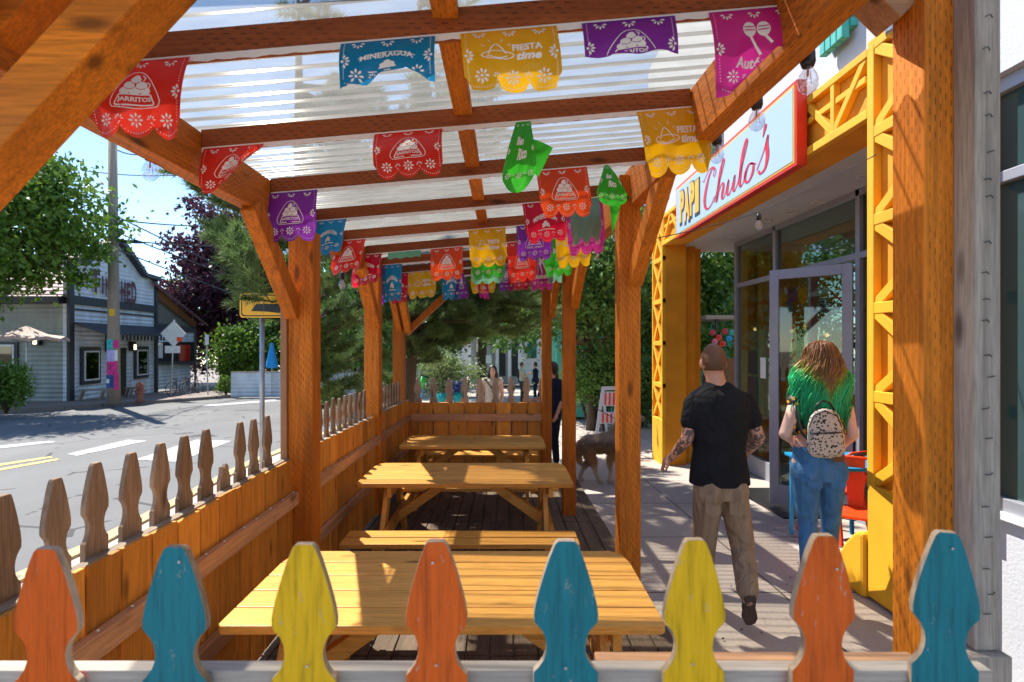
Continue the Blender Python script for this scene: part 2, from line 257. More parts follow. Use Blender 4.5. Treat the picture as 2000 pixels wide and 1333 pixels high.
# ------------------------------------------------------------------ mesh builder
class MB:
    def __init__(s): s.v = []; s.f = []
    def add(s, vs_, fs): n = len(s.v); s.v += [Vector(v) for v in vs_]; s.f += [tuple(i + n for i in f) for f in fs]; return s
    def box(s, a, b, M4=None, bev=0):
        x0, y0, z0 = a; x1, y1, z1 = b
        vs_ = [Vector(p) for p in ((x0, y0, z0), (x1, y0, z0), (x1, y1, z0), (x0, y1, z0), (x0, y0, z1), (x1, y0, z1), (x1, y1, z1), (x0, y1, z1))]
        if M4: vs_ = [M4 @ v for v in vs_]
        return s.add(vs_, [(0, 3, 2, 1), (4, 5, 6, 7), (0, 1, 5, 4), (1, 2, 6, 5), (2, 3, 7, 6), (3, 0, 4, 7)])
    def bar(s, p0, p1, w, h, up=(0, 0, 1)):     # w across, h along 'up'
        p0, p1, up = Vector(p0), Vector(p1), Vector(up); d = (p1 - p0).normalized(); sd = d.cross(up).normalized(); u = sd.cross(d).normalized()
        q = [p + sd * (a * w / 2) + u * (b * h / 2) for p in (p0, p1) for a, b in ((-1, -1), (1, -1), (1, 1), (-1, 1))]
        return s.add(q, [(0, 3, 2, 1), (4, 5, 6, 7), (0, 1, 5, 4), (1, 2, 6, 5), (2, 3, 7, 6), (3, 0, 4, 7)])
    def tube(s, pts, rad, n=8, cap=True, ell=None):
        pts = [Vector(p) for p in pts]; rad = rad if isinstance(rad, (list, tuple)) else [rad] * len(pts); rings = []
        ref = None; base = len(s.v)
        for i, p in enumerate(pts):
            d = (pts[min(i + 1, len(pts) - 1)] - pts[max(i - 1, 0)]); d = d.normalized() if d.length > 1e-9 else Vector((0, 0, 1))
            if ref is None: ref = Vector((0, 0, 1)) if abs(d.z) < .9 else Vector((1, 0, 0))
            a = d.cross(ref).normalized(); b = a.cross(d).normalized(); ref = b
            ex = ell or (1, 1)
            for k in range(n):
                t = 2 * math.pi * k / n; s.v.append(p + a * math.cos(t) * rad[i] * ex[0] + b * math.sin(t) * rad[i] * ex[1])
        for i in range(len(pts) - 1):
            for k in range(n):
                a0 = base + i * n + k; a1 = base + i * n + (k + 1) % n; s.f.append((a0, a1, a1 + n, a0 + n))
        if cap: s.f.append(tuple(base + k for k in range(n))[::-1]); e = base + (len(pts) - 1) * n; s.f.append(tuple(e + k for k in range(n)))
        return s
    def lathe(s, prof, o=(0, 0, 0), n=20, axis=None):
        o = Vector(o); base = len(s.v); q = axis
        for r, z in prof:
            for k in range(n):
                t = 2 * math.pi * k / n; v = Vector((r * math.cos(t), r * math.sin(t), z))
                if q: v = q @ v
                s.v.append(o + v)
        for i in range(len(prof) - 1):
            for k in range(n):
                a0 = base + i * n + k; a1 = base + i * n + (k + 1) % n; s.f.append((a0, a1, a1 + n, a0 + n))
        return s
    def prism(s, poly, thick, fn):        # poly in 2-D, fn(u,v,w)->point ; w in 0..thick
        n = len(poly); a = [fn(u, v, 0) for u, v in poly]; b = [fn(u, v, thick) for u, v in poly]
        return s.add(a + b, [tuple(range(n))[::-1], tuple(range(n, 2 * n))] + [(i, (i + 1) % n, n + (i + 1) % n, n + i) for i in range(n)])
    def ell(s, c, r, n=16, m=10, M3=None):
        c = Vector(c); base = len(s.v)
        for j in range(m + 1):
            ph = math.pi * j / m
            for k in range(n):
                t = 2 * math.pi * k / n; v = Vector((r[0] * math.sin(ph) * math.cos(t), r[1] * math.sin(ph) * math.sin(t), r[2] * math.cos(ph)))
                if M3: v = M3 @ v
                s.v.append(c + v)
        for j in range(m):
            for k in range(n):
                a0 = base + j * n + k; a1 = base + j * n + (k + 1) % n; s.f.append((a0, a0 + n, a1 + n, a1))
        return s
    def caps(s, p0, p1, r0, r1, n=14, ell=None):   # tapered capsule
        p0, p1 = Vector(p0), Vector(p1); d = (p1 - p0).normalized(); pts = []; rd = []
        for t in (1.5, 1.2, .8, .4): pts.append(p0 - d * r0 * math.sin(t)); rd.append(r0 * max(math.cos(t), .02))
        pts += [p0, p0.lerp(p1, .5), p1]; rd += [r0, (r0 + r1) / 2, r1]
        for t in (.4, .8, 1.2, 1.5): pts.append(p1 + d * r1 * math.sin(t)); rd.append(r1 * max(math.cos(t), .02))
        return s.tube(pts, rd, n, ell=ell)
    def build(s, name, mat, parent=None, smooth=False, bevel=0):
        vs_ = s.v; loc = Vector((0, 0, 0))
        if parent is not None: off = Vector(parent['_o'])
        else:
            xs = [v.x for v in vs_]; ys = [v.y for v in vs_]; off = Vector(((min(xs) + max(xs)) / 2, (min(ys) + max(ys)) / 2, min(v.z for v in vs_))); loc = off
        me = bpy.data.meshes.new(name); me.from_pydata([v - off for v in vs_], [], s.f); me.validate(); me.materials.append(mat if not isinstance(mat, str) else M[mat])
        if smooth: me.polygons.foreach_set('use_smooth', [True] * len(me.polygons))
        o = bpy.data.objects.new(name, me); C.objects.link(o); o.location = loc
        o['_o'] = tuple(off)
        if parent is not None: o.parent = parent; o['_o'] = parent['_o']; o.location = (0, 0, 0)
        if bevel: b = o.modifiers.new('bevel', 'BEVEL'); b.width = bevel; b.segments = 2; b.limit_method = 'ANGLE'
        return o
def tag(o, label=None, cat=None, group=None, kind=None):
    for k, v in (('label', label), ('category', cat), ('group', group), ('kind', kind)):
        if v: o[k] = v
    return o
def thing(name, loc, label, cat, group=None, kind=None):
    o = bpy.data.objects.new(name, None); C.objects.link(o); o.location = loc; o['_o'] = tuple(loc); o.empty_display_size = .2
    return tag(o, label, cat, group, kind)
def bx(name, mat, parent, a, b, bevel=0): return MB().box(a, b).build(name, mat, parent, bevel=bevel)
def np_mesh(name, V, F, mat, parent=None, loc=None, smooth=False):   # V (n,3), F (m,k)
    off = np.array(parent['_o'] if parent is not None else (loc or (0, 0, 0)), dtype=float)
    me = bpy.data.meshes.new(name); k = F.shape[1]
    me.vertices.add(len(V)); me.vertices.foreach_set('co', (V - off).astype(np.float32).ravel())
    me.loops.add(F.size); me.loops.foreach_set('vertex_index', F.astype(np.int32).ravel())
    me.polygons.add(len(F)); me.polygons.foreach_set('loop_start', np.arange(0, F.size, k, dtype=np.int32)); me.polygons.foreach_set('loop_total', np.full(len(F), k, dtype=np.int32))
    me.update(calc_edges=True); me.materials.append(M[mat])
    if smooth: me.polygons.foreach_set('use_smooth', [True] * len(me.polygons))
    o = bpy.data.objects.new(name, me); C.objects.link(o)
    if parent is not None: o.parent = parent; o['_o'] = parent['_o']
    else: o.location = tuple(off); o['_o'] = [float(q_) for q_ in off]
    return o
_txt = {}
def text2d(s, bold=0.0, ex=0.0, shear=0.0, spacing=1.0):    # -> (verts2d, faces), height about .7, centred
    k = (s, bold, shear, spacing)
    if k not in _txt:
        cu = bpy.data.curves.new('t', 'FONT'); cu.body = s; cu.offset = bold; cu.shear = shear; cu.space_character = spacing; cu.resolution_u = 3
        o = bpy.data.objects.new('t', cu); C.objects.link(o); bpy.context.view_layer.update()
        me = o.to_mesh(); vs_ = [(v.co.x, v.co.y) for v in me.vertices]; fs = [tuple(p.vertices) for p in me.polygons]; o.to_mesh_clear()
        bpy.data.objects.remove(o); bpy.data.curves.remove(cu)
        xs = [v[0] for v in vs_]; ys = [v[1] for v in vs_]; cx = (min(xs) + max(xs)) / 2; y0 = min(ys); w = max(xs) - min(xs); h = max(ys) - y0
        _txt[k] = ([((x - cx) / w, (y - y0) / h - .5) for x, y in vs_], fs)
    return _txt[k]
def stroke(mb, pts, fn, w=None, closed=False, sub=6):      # pts [(u,v,width)] -> ribbon through fn(u,v)
    P3 = [np.array(p if len(p) == 3 else (*p, w)) for p in pts]; out = []
    n = len(P3); rngI = range(n if closed else n - 1)
    for i in rngI:
        p0 = P3[(i - 1) % n] if closed or i > 0 else P3[i]; p1 = P3[i]; p2 = P3[(i + 1) % n]; p3 = P3[(i + 2) % n] if closed or i + 2 < n else P3[(i + 1) % n]
        for k in range(sub):
            t = k / sub; out.append(.5 * ((2 * p1) + (-p0 + p2) * t + (2 * p0 - 5 * p1 + 4 * p2 - p3) * t * t + (-p0 + 3 * p1 - 3 * p2 + p3) * t ** 3))
    if not closed: out.append(P3[-1])
    m = len(out); vs_ = []
    for i, p in enumerate(out):
        a = out[(i - 1) % m] if closed or i > 0 else out[i]; b = out[(i + 1) % m] if closed or i < m - 1 else out[i]
        d = b[:2] - a[:2]; L = max(np.hypot(*d), 1e-6); nx, ny = -d[1] / L, d[0] / L; hw = max(p[2], .002) / 2
        vs_ += [fn(p[0] + nx * hw, p[1] + ny * hw), fn(p[0] - nx * hw, p[1] - ny * hw)]
    fs = [(2 * i, 2 * i + 1, 2 * i + 3, 2 * i + 2) for i in range(m - 1)]
    if closed: fs.append((2 * m - 2, 2 * m - 1, 1, 0))
    mb.add(vs_, fs)

# ------------------------------------------------------------------ the setting
def sheet(name, mat, xs_fn, ys, dz, kind='structure'):
    mb = MB(); vs_ = []
    for y in ys:
        a, b = xs_fn(y); vs_ += [(a, y, gz(y) + dz), (b, y, gz(y) + dz)]
    mb.add(vs_, [(2 * i, 2 * i + 1, 2 * i + 3, 2 * i + 2) for i in range(len(ys) - 1)])
    return tag(mb.build(name, mat), kind=kind)
YS = [-12, 0, 2, 4, 8, 12, 16, 20, 26, 32, 40, 60, 90, 140]
sheet('ground', 'dirt', lambda y: (-260, 260), [-60] + YS + [300], -.19)
FC = [(-60, -22), (14, -22), (18, -18.4), (21, -16.7), (24.6, -15), (31, -12.9), (45, -12), (140, -10)]     # far kerb line (y, x)
def fcx(y):
    for (y0, x0), (y1, x1) in zip(FC, FC[1:]):
        if y0 <= y <= y1: return x0 + (x1 - x0) * (y - y0) / (y1 - y0)
    return FC[-1][1]
def ncx(y): return -3.85 if y < 5 else (-3.85 - .12 * (y - 5) if y < 9 else -4.33)
Y2 = sorted(set(YS + [5, 9, 14, 18, 21, 24.6, 28, 31, 36, 45]))
sheet('road', 'asphalt', lambda y: (fcx(y), ncx(y)), Y2, -.14)
sheet('far_pavement', 'farwalk', lambda y: (-60, fcx(y) - .16), [y for y in Y2 if y >= 14], .0)
def strip_curb(name, mat, fx, w, ys, dz=.005):
    mb = MB(); vs_ = []
    for y in ys: x = fx(y); vs_ += [(x, y, gz(y) - .18), (x, y, gz(y) + dz), (x + w, y, gz(y) + dz), (x + w, y, gz(y) - .18)]
    fs = []
    for i in range(len(ys) - 1):
        b = 4 * i
        for k in range(3): fs.append((b + k, b + k + 1, b + k + 5, b + k + 4))
    mb.add(vs_, fs); return tag(mb.build(name, mat), kind='structure')
strip_curb('far_kerb', 'farwalk', lambda y: fcx(y) - .16, .16, [y for y in Y2 if y >= 14])
strip_curb('near_kerb', 'curbyel', lambda y: ncx(y), .16, [y for y in Y2 if y >= 0])
sheet('pavement', 'walk', lambda y: (ncx(y) + .16, 2.9 if y < 16 else 14), [-4, 0, 2, 4, 5, 6, 8, 9, 12, 15.9, 16.01, 20, 26, 40, 60, 90], -.02)
sheet('porch_floor', 'walk', lambda y: (2.9, 6.4), [-4, 0, 2, 4, 6, 8, 9, 12, 15.9], -.018)
def quadmark(name, mat, pts):
    q = [G(*p) for p in pts]; vs_ = [(v.x, v.y, gz(v.y) - .133) for v in q]
    return tag(MB().add(vs_, [(0, 1, 2, 3)]).build(name, mat), kind='structure')
# the road lies .14 below the pavement, so marks are read a little higher than their pixels
quadmark('road_marking', 'roadwhite', [(264, 884), (348, 888), (452, 850), (384, 848)])
quadmark('road_marking', 'roadwhite', [(-80, 866), (-40, 868), (112, 852), (95, 850)])
quadmark('road_marking', 'roadwhite', [(130, 874), (150, 877), (288, 850), (250, 848)])
quadmark('road_marking', 'roadyellow', [(-60, 909), (-60, 914), (118, 884), (112, 882)])
quadmark('road_marking', 'roadyellow', [(-60, 899), (-60, 904), (104, 880), (98, 878)])
quadmark('road_marking', 'roadwhite', [(380, 786), (420, 787), (560, 777), (560, 774)])
quadmark('crosswalk_paint', 'teal', [(985, 770), (1012, 770), (1008, 742), (990, 742)])
quadmark('crosswalk_paint', 'roadyellow', [(990, 782), (1020, 782), (1012, 772), (992, 772)])

# ------------------------------------------------------------------ pergola and deck
def LX(Y): return -1.245 - .045 * (Y - 3.52)        # inner faces of the left posts
def RX(Y): return .75 - .05 * (Y - 3.52)
dk = thing('wooden_deck', (-.3, 4.5, 0), 'dark worn plank deck under the picnic tables and timber pergola', 'deck')
mb = MB(); x = -1.62
while x < .95:
    for a, b in ((1.25, 3.1), (3.1, 5.6), (5.6, 8.0)):
        z = .012 + random.uniform(-.003, .003) - (.035 * max(0, (a + b) / 2 - 4)) * .0
        vs_ = []
        for y in (a + .004, b - .004):
            g = gz(y) + z
            vs_ += [(x, y, g - .04), (x + .131, y, g - .04), (x + .131, y, g), (x, y, g)]
        mb.add(vs_, [(0, 1, 2, 3), (4, 7, 6, 5), (0, 4, 5, 1), (1, 5, 6, 2), (2, 6, 7, 3), (3, 7, 4, 0)])
    x += .14
mb.build('deck_planks', 'deck', dk, bevel=.004)
pg = thing('pergola', (-.3, 4.5, 0), 'orange stained timber pergola with clear corrugated roof over the picnic tables', 'pergola')
PW = .14
def post(x0, y0, top, name='post', w=PW, mat='postZ', par=pg): return bx(name, mat, par, (x0, y0, gz(y0) - .02), (x0 + w, y0 + w, top), .006)
for Y in (3.52, 5.83, 7.73):
    post(LX(Y) - .165, Y, CH + .74, w=.16); post(RX(Y), Y, CH + 1.02 + .085 * RX(Y) + .02)
post(-2.20, 1.60, CH + 1.9)
bx('post', 'postZ', pg, (1.306, 1.68, -.02), (1.446, 1.82, CH + 1.75), .006)
def hb(x): return CH + .99 + .085 * x       # underside of the rafters
# longitudinal beams
MB().add([(-1.455, .3, CH + .745), (-1.365, .3, CH + .745), (-1.365, 8.0, CH + .745), (-1.455, 8.0, CH + .745), (-1.455, .3, CH + .945), (-1.365, .3, CH + .955), (-1.365, 8.0, CH + .955), (-1.455, 8.0, CH + .945)],
         [(0, 3, 2, 1), (4, 5, 6, 7), (0, 1, 5, 4), (1, 2, 6, 5), (2, 3, 7, 6), (3, 0, 4, 7)]).build('beam', 'postY', pg, bevel=.005)
MB().add([(.895, .3, CH + .90), (.985, .3, CH + .90), (.80, 8.0, CH + .90), (.71, 8.0, CH + .90), (.895, .3, CH + 1.155), (.985, .3, CH + 1.16), (.80, 8.0, CH + 1.155), (.71, 8.0, CH + 1.15)],
         [(0, 3, 2, 1), (4, 5, 6, 7), (0, 1, 5, 4), (1, 2, 6, 5), (2, 3, 7, 6), (3, 0, 4, 7)]).build('beam', 'postY', pg, bevel=.005)
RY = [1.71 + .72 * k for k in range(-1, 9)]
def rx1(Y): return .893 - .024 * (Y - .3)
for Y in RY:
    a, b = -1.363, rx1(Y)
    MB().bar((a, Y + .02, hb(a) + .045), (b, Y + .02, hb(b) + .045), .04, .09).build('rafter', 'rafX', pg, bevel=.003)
for Y0, Y1 in zip(RY[:-1], RY[1:]):
    MB().box((-.225, Y0 + .042, hb(-.19) + .055), (-.145, Y1 - .002, hb(-.19) + .093)).build('blocking', 'postY', pg)
# diagonal braces on the posts
def brace(p0, p1, w=.09, h=.14, mat='postZ', up=(0, 0, 1)): return MB().bar(p0, p1, w, h, up).build('brace', mat, pg, bevel=.005)
for Y in (3.52, 5.83, 7.73):
    xl, xr = -1.41, .915 - .024 * Y
    brace((xl + .03, Y + .02, CH + .20), (xl + .03, Y - .58, CH + .76), .085, .12)
    if Y > 4: brace((LX(Y) - .07, Y + .02, CH + .20), (LX(Y) - .07, Y - .55, CH + .74), .08, .11)
for Y, xr in ((3.52, .865), (5.83, .77), (7.73, .69)):
    brace((xr - .01, Y + .03, CH + .42), (xr + .02, Y - .60, CH + .98), .085, .12)
brace((-1.42, 7.80, CH + .15), (-.72, 7.80, CH + .82), .085, .12, up=(0, 1, 0))
for x, y, z in [(-1.40, 3.515, CH + .25), (.885, 3.515, CH + .48), (LX(5.83) - .07, 5.82, CH + .25), (.76, 5.825, CH + .48), (1.20 - .34, 3.515, CH + .40)] + [(RX(3.52) + dx_, 3.517, CH + .95) for dx_ in (.04, .10)]:
    MB().lathe([(0, .012), (.008, .012), (.012, .006), (.018, .004), (.018, 0)], (x, y - .002, z), 12, Matrix.Rotation(R(90), 3, 'X')).build('bolt', 'charcoal', pg)
# entrance frame close to the camera: posts, cross beam and its long diagonal braces
brace(P(-250, 560, 1.32), P(420, -160, 1.32), .11, .125, 'timX', (0, 1, 0))
brace(P(-160, 300, 1.75), P(180, -80, 1.75), .14, .14, 'timX', (0, 1, 0))
brace(P(-60, 130, 1.5), P(110, -60, 1.5), .12, .12, 'timX', (0, 1, 0))
brace(P(1760, 30, 1.78), P(1600, -130, 1.78), .12, .12, 'railX', (0, 1, 0))
bx('beam', 'postX', pg, (-2.3, 1.66, CH + 1.32), (1.75, 1.80, CH + 1.56), .005)
bx('trim_board', 'railZ', pg, (-1.452, 3.50, .9), (-1.412, 3.60, 2.06), .003)
# corrugated clear roof
ny = 640; ys = np.linspace(.55, 8.05, ny); V = []
for i, y in enumerate(ys):
    for j in range(5):
        x = -1.62 + (2.72) * j / 4; V.append((x, y, hb(x) + .118 + .019 * math.sin(2 * math.pi * (y - .1) / .088)))
F = [(i * 5 + j, i * 5 + j + 1, i * 5 + j + 6, i * 5 + j + 5) for i in range(ny - 1) for j in range(4)]
np_mesh('roof_sheet', np.array(V), np.array(F), 'roof', pg, smooth=True)

# ------------------------------------------------------------------ fences
def picket_poly(w, h, tip=.42, neck=.62):   # gothic picket outline from top down, centred, v down from the tip
    s = w / 2
    L = [(.26, 0), (.36, .022), (.52, .10), (.69, .20), (.84, .30), (.95, .385), (1.0, .45), (.99, .50), (.90, .52), (.74, .555), (.64, .60), (.60, .645), (.62, .69), (.70, .735), (.86, .78), (.97, .80), (1.0, .81), (1.0, 1.3)]
    return [(x * s, v * h) for x, v in L] + [(-x * s, v * h) for x, v in L[::-1]]
def picket(par, mat, org, ax, nrm, w, h, length, th=.018, lean=0.0, label=None, broken=False):
    # org: centre of tip; ax: unit along width; nrm: unit thickness
    poly = picket_poly(w, h); a = Vector(ax); nn = Vector(nrm); o = Vector(org)
    if broken: poly = [(w * .30, h * .62), (w * .1, h * .56), (-w * .05, h * .63), (-w * .3, h * .59)] + [p for p in poly if p[0] < 0 and p[1] > h * .62][::-1][::-1][::-1]; poly = [(w*.3, h*.62), (w*.33, h*.7), (w*.5, h*.81), (w*.5, h*1.3), (-w*.5, h*1.3), (-w*.5, h*.81), (-w*.33, h*.7), (-w*.3, h*.60), (-w*.08, h*.64), (w*.1, h*.57)]
    mx = max(v for u, v in poly)
    poly = [(u, (length if v >= mx - 1e-6 else v)) for u, v in poly]
    b = MB().prism(poly, th, lambda u, v, t: o + a * (u + lean * v) + nn * t + Vector((0, 0, -v)))
    q = b.build('picket', mat, par, bevel=.0025)
    if label: q['label'] = label
    if mat[:2] == 'p_':
        q.data.materials.append(M['picket_pale'])
        for pl_ in q.data.polygons:
            if len(pl_.vertices) == 4: pl_.material_index = 1
    return q
ff = thing('picket_fence', (-.1, 1.12, 0), 'low fence of gothic pickets painted orange, turquoise and yellow in the foreground', 'fence')
fr_px = [(85, 1073, 'p_orange'), (340, 1069, 'p_blue'), (593, 1064, 'p_yellow'), (851, 1059, 'p_orange'), (1107, 1059, 'p_blue'), (1360, 1056, 'p_yellow'), (1611, 1046, 'p_orange'), (1850, 1040, 'p_blue'), (-165, 1078, 'p_yellow')]
nm = {'p_orange': 'burnt orange picket', 'p_blue': 'turquoise picket', 'p_yellow': 'mustard yellow picket'}
for px, py, mt in fr_px:
    p = P(px, py, 1.10); ry = 1.10 + random.uniform(-.004, .004)
    ang = R(0 if px < 1700 else -14); a = Vector((math.cos(ang), math.sin(ang), 0)); nn = Vector((-math.sin(ang), math.cos(ang), 0))
    picket(ff, mt, (p.x, ry, p.z), a, nn, (.130 if px < 1700 else .120) * random.uniform(.965, 1.03), .335 * random.uniform(.975, 1.025), p.z - .05, .019, random.uniform(-.022, .022), nm[mt])
M['palerail'] = wood('pale_rail_timber', (.60, .55, .49), 'X', dark=.7, rough=.85); bx('rail', 'palerail', ff, (-1.5, 1.127, CH - .77), (1.02, 1.165, CH - .682), .003)  # whole upper rail in a paler tone than the weathered lower one
bx('rail', 'railX', ff, (.2, 1.170, CH - .74), (.90, 1.205, CH - .686), .003)
for px, py in ((1634, 1112), (1860, 1072), (845, 1100), (350, 1098), (600, 1302), (852, 1300), (1105, 1306), (1352, 1298)):
    p = P(px, py, 1.094); MB().lathe([(0, .002), (.0028, .0015), (.003, 0)], p, 10, Matrix.Rotation(R(90), 3, 'X')).build('nail_head', 'steel', ff)
bx('rail', 'greyX', ff, (-1.5, 1.127, .30), (.975, 1.165, .39), .003)
gp = bx('fence_post', 'greyZ', None, (1.395, 1.60, .89), (1.471, 1.68, CH + 1.6), .004)
tag(gp, 'pale weathered square post with bent staples beside the glossy orange pergola post', 'post')
for i in range(22):
    z = .98 + i * .088 + random.uniform(-.03, .03); x = 1.433 + random.uniform(-.012, .008); a = random.uniform(-.4, .6)
    MB().tube([(x - .011, 1.596, z), (x, 1.590, z + .003), (x + .011, 1.596, z + .011 * a)], .0016, 5).build('staple', 'charcoal', gp)
MB().box((1.365, 1.57, 0), (1.478, 1.70, .889)).build('post_base', 'greyZ', gp, bevel=.004)

# left side fence: stained inner boards with weathered pickets on the street side
sf = thing('side_fence', (-1.45, 3.6, 0), 'long orange board fence with weathered pickets along the street side', 'fence')
FX = -1.40
def side_top(Y): return CH - .745 + gz(Y) * .5
y = .62; k = 0
while y < 7.75:
    w = .163
    if not (3.5 < y + w / 2 < 3.66 and False):
        vs_ = (FX, y, gz(y) + .03); t = side_top(y) + random.uniform(-.012, .008)
        bx('board', 'brdZ', sf, vs_, (FX + .02, y + w - random.uniform(.002, .008), t), .002)
    y += w + .004; k += 1
for a, b in ((.55, 3.52), (3.66, 5.83), (5.97, 7.73)):
    for dz, x0, x1, hh, nm_, mt in ((0, FX - .045, FX - .003, .04, 'rail', 'greyY'), (-.215, FX + .024, FX + .062, .085, 'rail', 'railY'), (-.62, FX + .024, FX + .062, .085, 'rail', 'railY')):
        z0 = side_top(a) + dz - hh; z1 = side_top(b) + dz - hh
        MB().add([(x0, a, z0), (x1, a, z0), (x1, b, z1), (x0, b, z1), (x0, a, z0 + hh), (x1, a, z0 + hh), (x1, b, z1 + hh), (x0, b, z1 + hh)],
                 [(0, 3, 2, 1), (4, 5, 6, 7), (0, 1, 5, 4), (1, 2, 6, 5), (2, 3, 7, 6), (3, 0, 4, 7)]).build(nm_, mt, sf, bevel=.003)
y = .8
while y < 7.6:
    MB().lathe([(0, .005), (.005, .005), (.006, 0)], (FX + .043, y + random.uniform(-.02, .02), side_top(y) - .213), 8).build('screw_head', 'screw', sf)
    y += .167
pk = [1.22, 1.395, 1.571, 1.754, 1.926, 2.11, 2.29, 2.46, 2.64, 2.81, 2.98, 3.14, 3.32] + [3.75 + .17 * i for i in range(12)] + [6.08 + .17 * i for i in range(9)]
for i, Y in enumerate(pk):
    if abs(Y - 2.81) < .01: picket(sf, 'picket', (FX - .05, Y, side_top(Y) + .31), (0, 1, 0), (-1, 0, 0), .105, .33, 1.1, .02, broken=True, label='snapped weathered picket'); continue
    hh = .315 + random.uniform(-.012, .012)
    picket(sf, 'picket', (FX - .048, Y, side_top(Y) + hh - (.03 if Y > 3.5 else 0)), (0, 1, 0), (-1, 0, 0), .108 + random.uniform(-.004, .004), .34, 1.15, .02, random.uniform(-.02, .02))
# end fence behind the last table
ef = thing('end_fence', (-.4, 7.86, gz(7.86)), 'board fence with pale pickets closing the far end of the deck', 'fence')
topz = P(0, 787, 7.8).z; g = gz(7.8)
n = 9; x0 = P(785, 0, 7.8).x; x1 = P(1060, 0, 7.8).x; w = (x1 - x0) / n
for i in range(n):
    bx('board', 'brdZ', ef, (x0 + w * i + .012, 7.80, g + .03), (x0 + w * (i + 1) - .012, 7.82, topz + random.uniform(-.006, .006)), .002)
    tz = P(0, 739 + random.uniform(-3, 3), 7.8).z
    picket(ef, 'picket_pale', (x0 + w * (i + .98), 7.865, tz), (1, 0, 0), (0, 1, 0), .115, .40, 1.27, .02)
bx('rail', 'railX', ef, (x0, 7.76, topz - .26), (x1, 7.797, topz - .16), .003)
bx('rail', 'brdX', ef, (x0, 7.822, topz - .10), (x1, 7.86, topz), .003)

# ------------------------------------------------------------------ picnic tables
def make_table(loc, label, L=1.74):
    t = thing('picnic_table', (0, 0, 0), label, 'picnic table', 'picnic tables standing in a row on the deck')
    pw = .77 / 5; H = .70
    for i in range(5):
        y0 = -.385 + i * pw; c = .10 if i == 4 else (.02 if i == 0 else 0)
        poly = [(-L / 2, y0), (L / 2, y0), (L / 2, y0 + pw - .006), (-L / 2, y0 + pw - .006)]
        if i == 4: poly = [(-L / 2, y0), (L / 2, y0), (L / 2 - .02, y0 + pw - .05), (L / 2 - .075, y0 + pw - .006), (-L / 2 + .075, y0 + pw - .006), (-L / 2 + .02, y0 + pw - .05)]
        if i == 0: poly = [(-L / 2 + .018, y0), (L / 2 - .018, y0), (L / 2, y0 + .02), (L / 2, y0 + pw - .006), (-L / 2, y0 + pw - .006), (-L / 2, y0 + .02)]
        MB().prism(poly, .036, lambda u, v, w_: Vector((u, v, H - .036 + w_ - .0006 * i))).build('top_plank', 'tabX', t, bevel=.005)
    for s in (-1, 1):
        for yy in (s * .66, s * .81):
            MB().box((-L / 2 + .02, yy - .066, .365), (L / 2 - .02, yy + .066, .40)).build('bench_plank', 'tabX', t, bevel=.005)
    for sx_ in (-1, 1):
        x = sx_ * (L / 2 - .22)
        for s in (-1, 1): MB().bar((x, s * .16, H - .045), (x, s * .58, .0), .038, .11, (0, 1, 0)).build('leg', 'tabZ', t, bevel=.004)
        MB().box((x + .021, -.84, .275), (x + .058, .84, .364)).build('bench_support', 'tabY', t, bevel=.004)
        MB().box((x + .021, -.34, H - .125), (x + .058, .34, H - .038)).build('top_support', 'tabY', t, bevel=.004)
        MB().bar((x - sx_ * .03, 0, .31), (sx_ * .16, 0, H - .06), .075, .085, (0, 1, 0)).build('brace', 'tabX', t, bevel=.004)
    t.location = loc; return t
yt = .5 * (2.08 + 2.855)
make_table((-.243, yt, .012), 'nearest picnic table with sunlit honey coloured plank top')
make_table((-.316, 4.68, .012 + gz(4.68)), 'middle picnic table of the row, warm orange planks with bench in front')
make_table((-.37, 6.60, .012 + gz(6.6)), 'farthest picnic table standing against the end fence', 1.70)

# ------------------------------------------------------------------ paper flags
FC_ = {'red': (.78, .035, .018), 'orange': (.85, .085, .012), 'crimson': (.66, .008, .045), 'blue': (.008, .27, .58), 'yellow': (.90, .50, .006), 'purple': (.24, .03, .42), 'magenta': (.62, .03, .32), 'green': (.045, .52, .03), 'mint': (.22, .62, .40)}
for k, c in FC_.items(): M['f_' + k] = paper(k + '_plastic_paper', c)
def vbot(u): return .865 + .135 * abs(math.sin(3 * math.pi * u)) ** .55 - (.0 if .04 < u < .96 else .10)
def vround(u): return .72 + .28 * math.sin(math.pi * min(max(u, .0), 1)) ** .6
def petal(mb, fn, cx, cy, r0, r1, a, wd, asp):
    ca, sa = math.cos(a), math.sin(a); q = []
    for t, s_ in ((0, 0), (.45, .5), (.75, .42), (1, 0), (.75, -.42), (.45, -.5)):
        rr = r0 + (r1 - r0) * t; x = rr * ca - s_ * wd * sa; y = rr * sa + s_ * wd * ca; q.append(fn(cx + x, cy + y * asp))
    mb.add(q, [(0, 1, 2, 3, 4, 5)])
def flower(mb, fn, cx, cy, r, asp, n=8, a0=0, arc=2 * math.pi, ring=True):
    m = n if arc > 6 else n - 1
    for k in range(n): petal(mb, fn, cx, cy, r * .32, r, a0 + arc * k / max(m, 1), r * .30, asp)
    if ring: disc(mb, fn, cx, cy, r * .2, asp)
def disc(mb, fn, cx, cy, r, asp, n=6): mb.add([fn(cx + r * math.cos(2 * math.pi * k / n), cy + asp * r * math.sin(2 * math.pi * k / n)) for k in range(n)], [tuple(range(n))])
def put_text(mb, fn, s, cx, cy, w, h, bold=.02, shear=0, arc=0.0, rot=0.0):
    vs_, fs = text2d(s, bold, shear=shear)
    mb.add([fn(cx + x * w, cy - y * h - arc * (1 - 4 * x * x) + rot * x) for x, y in vs_], fs)
def poly_fill(mb, fn, pts): mb.add([fn(*p) for p in pts], [tuple(range(len(pts)))])
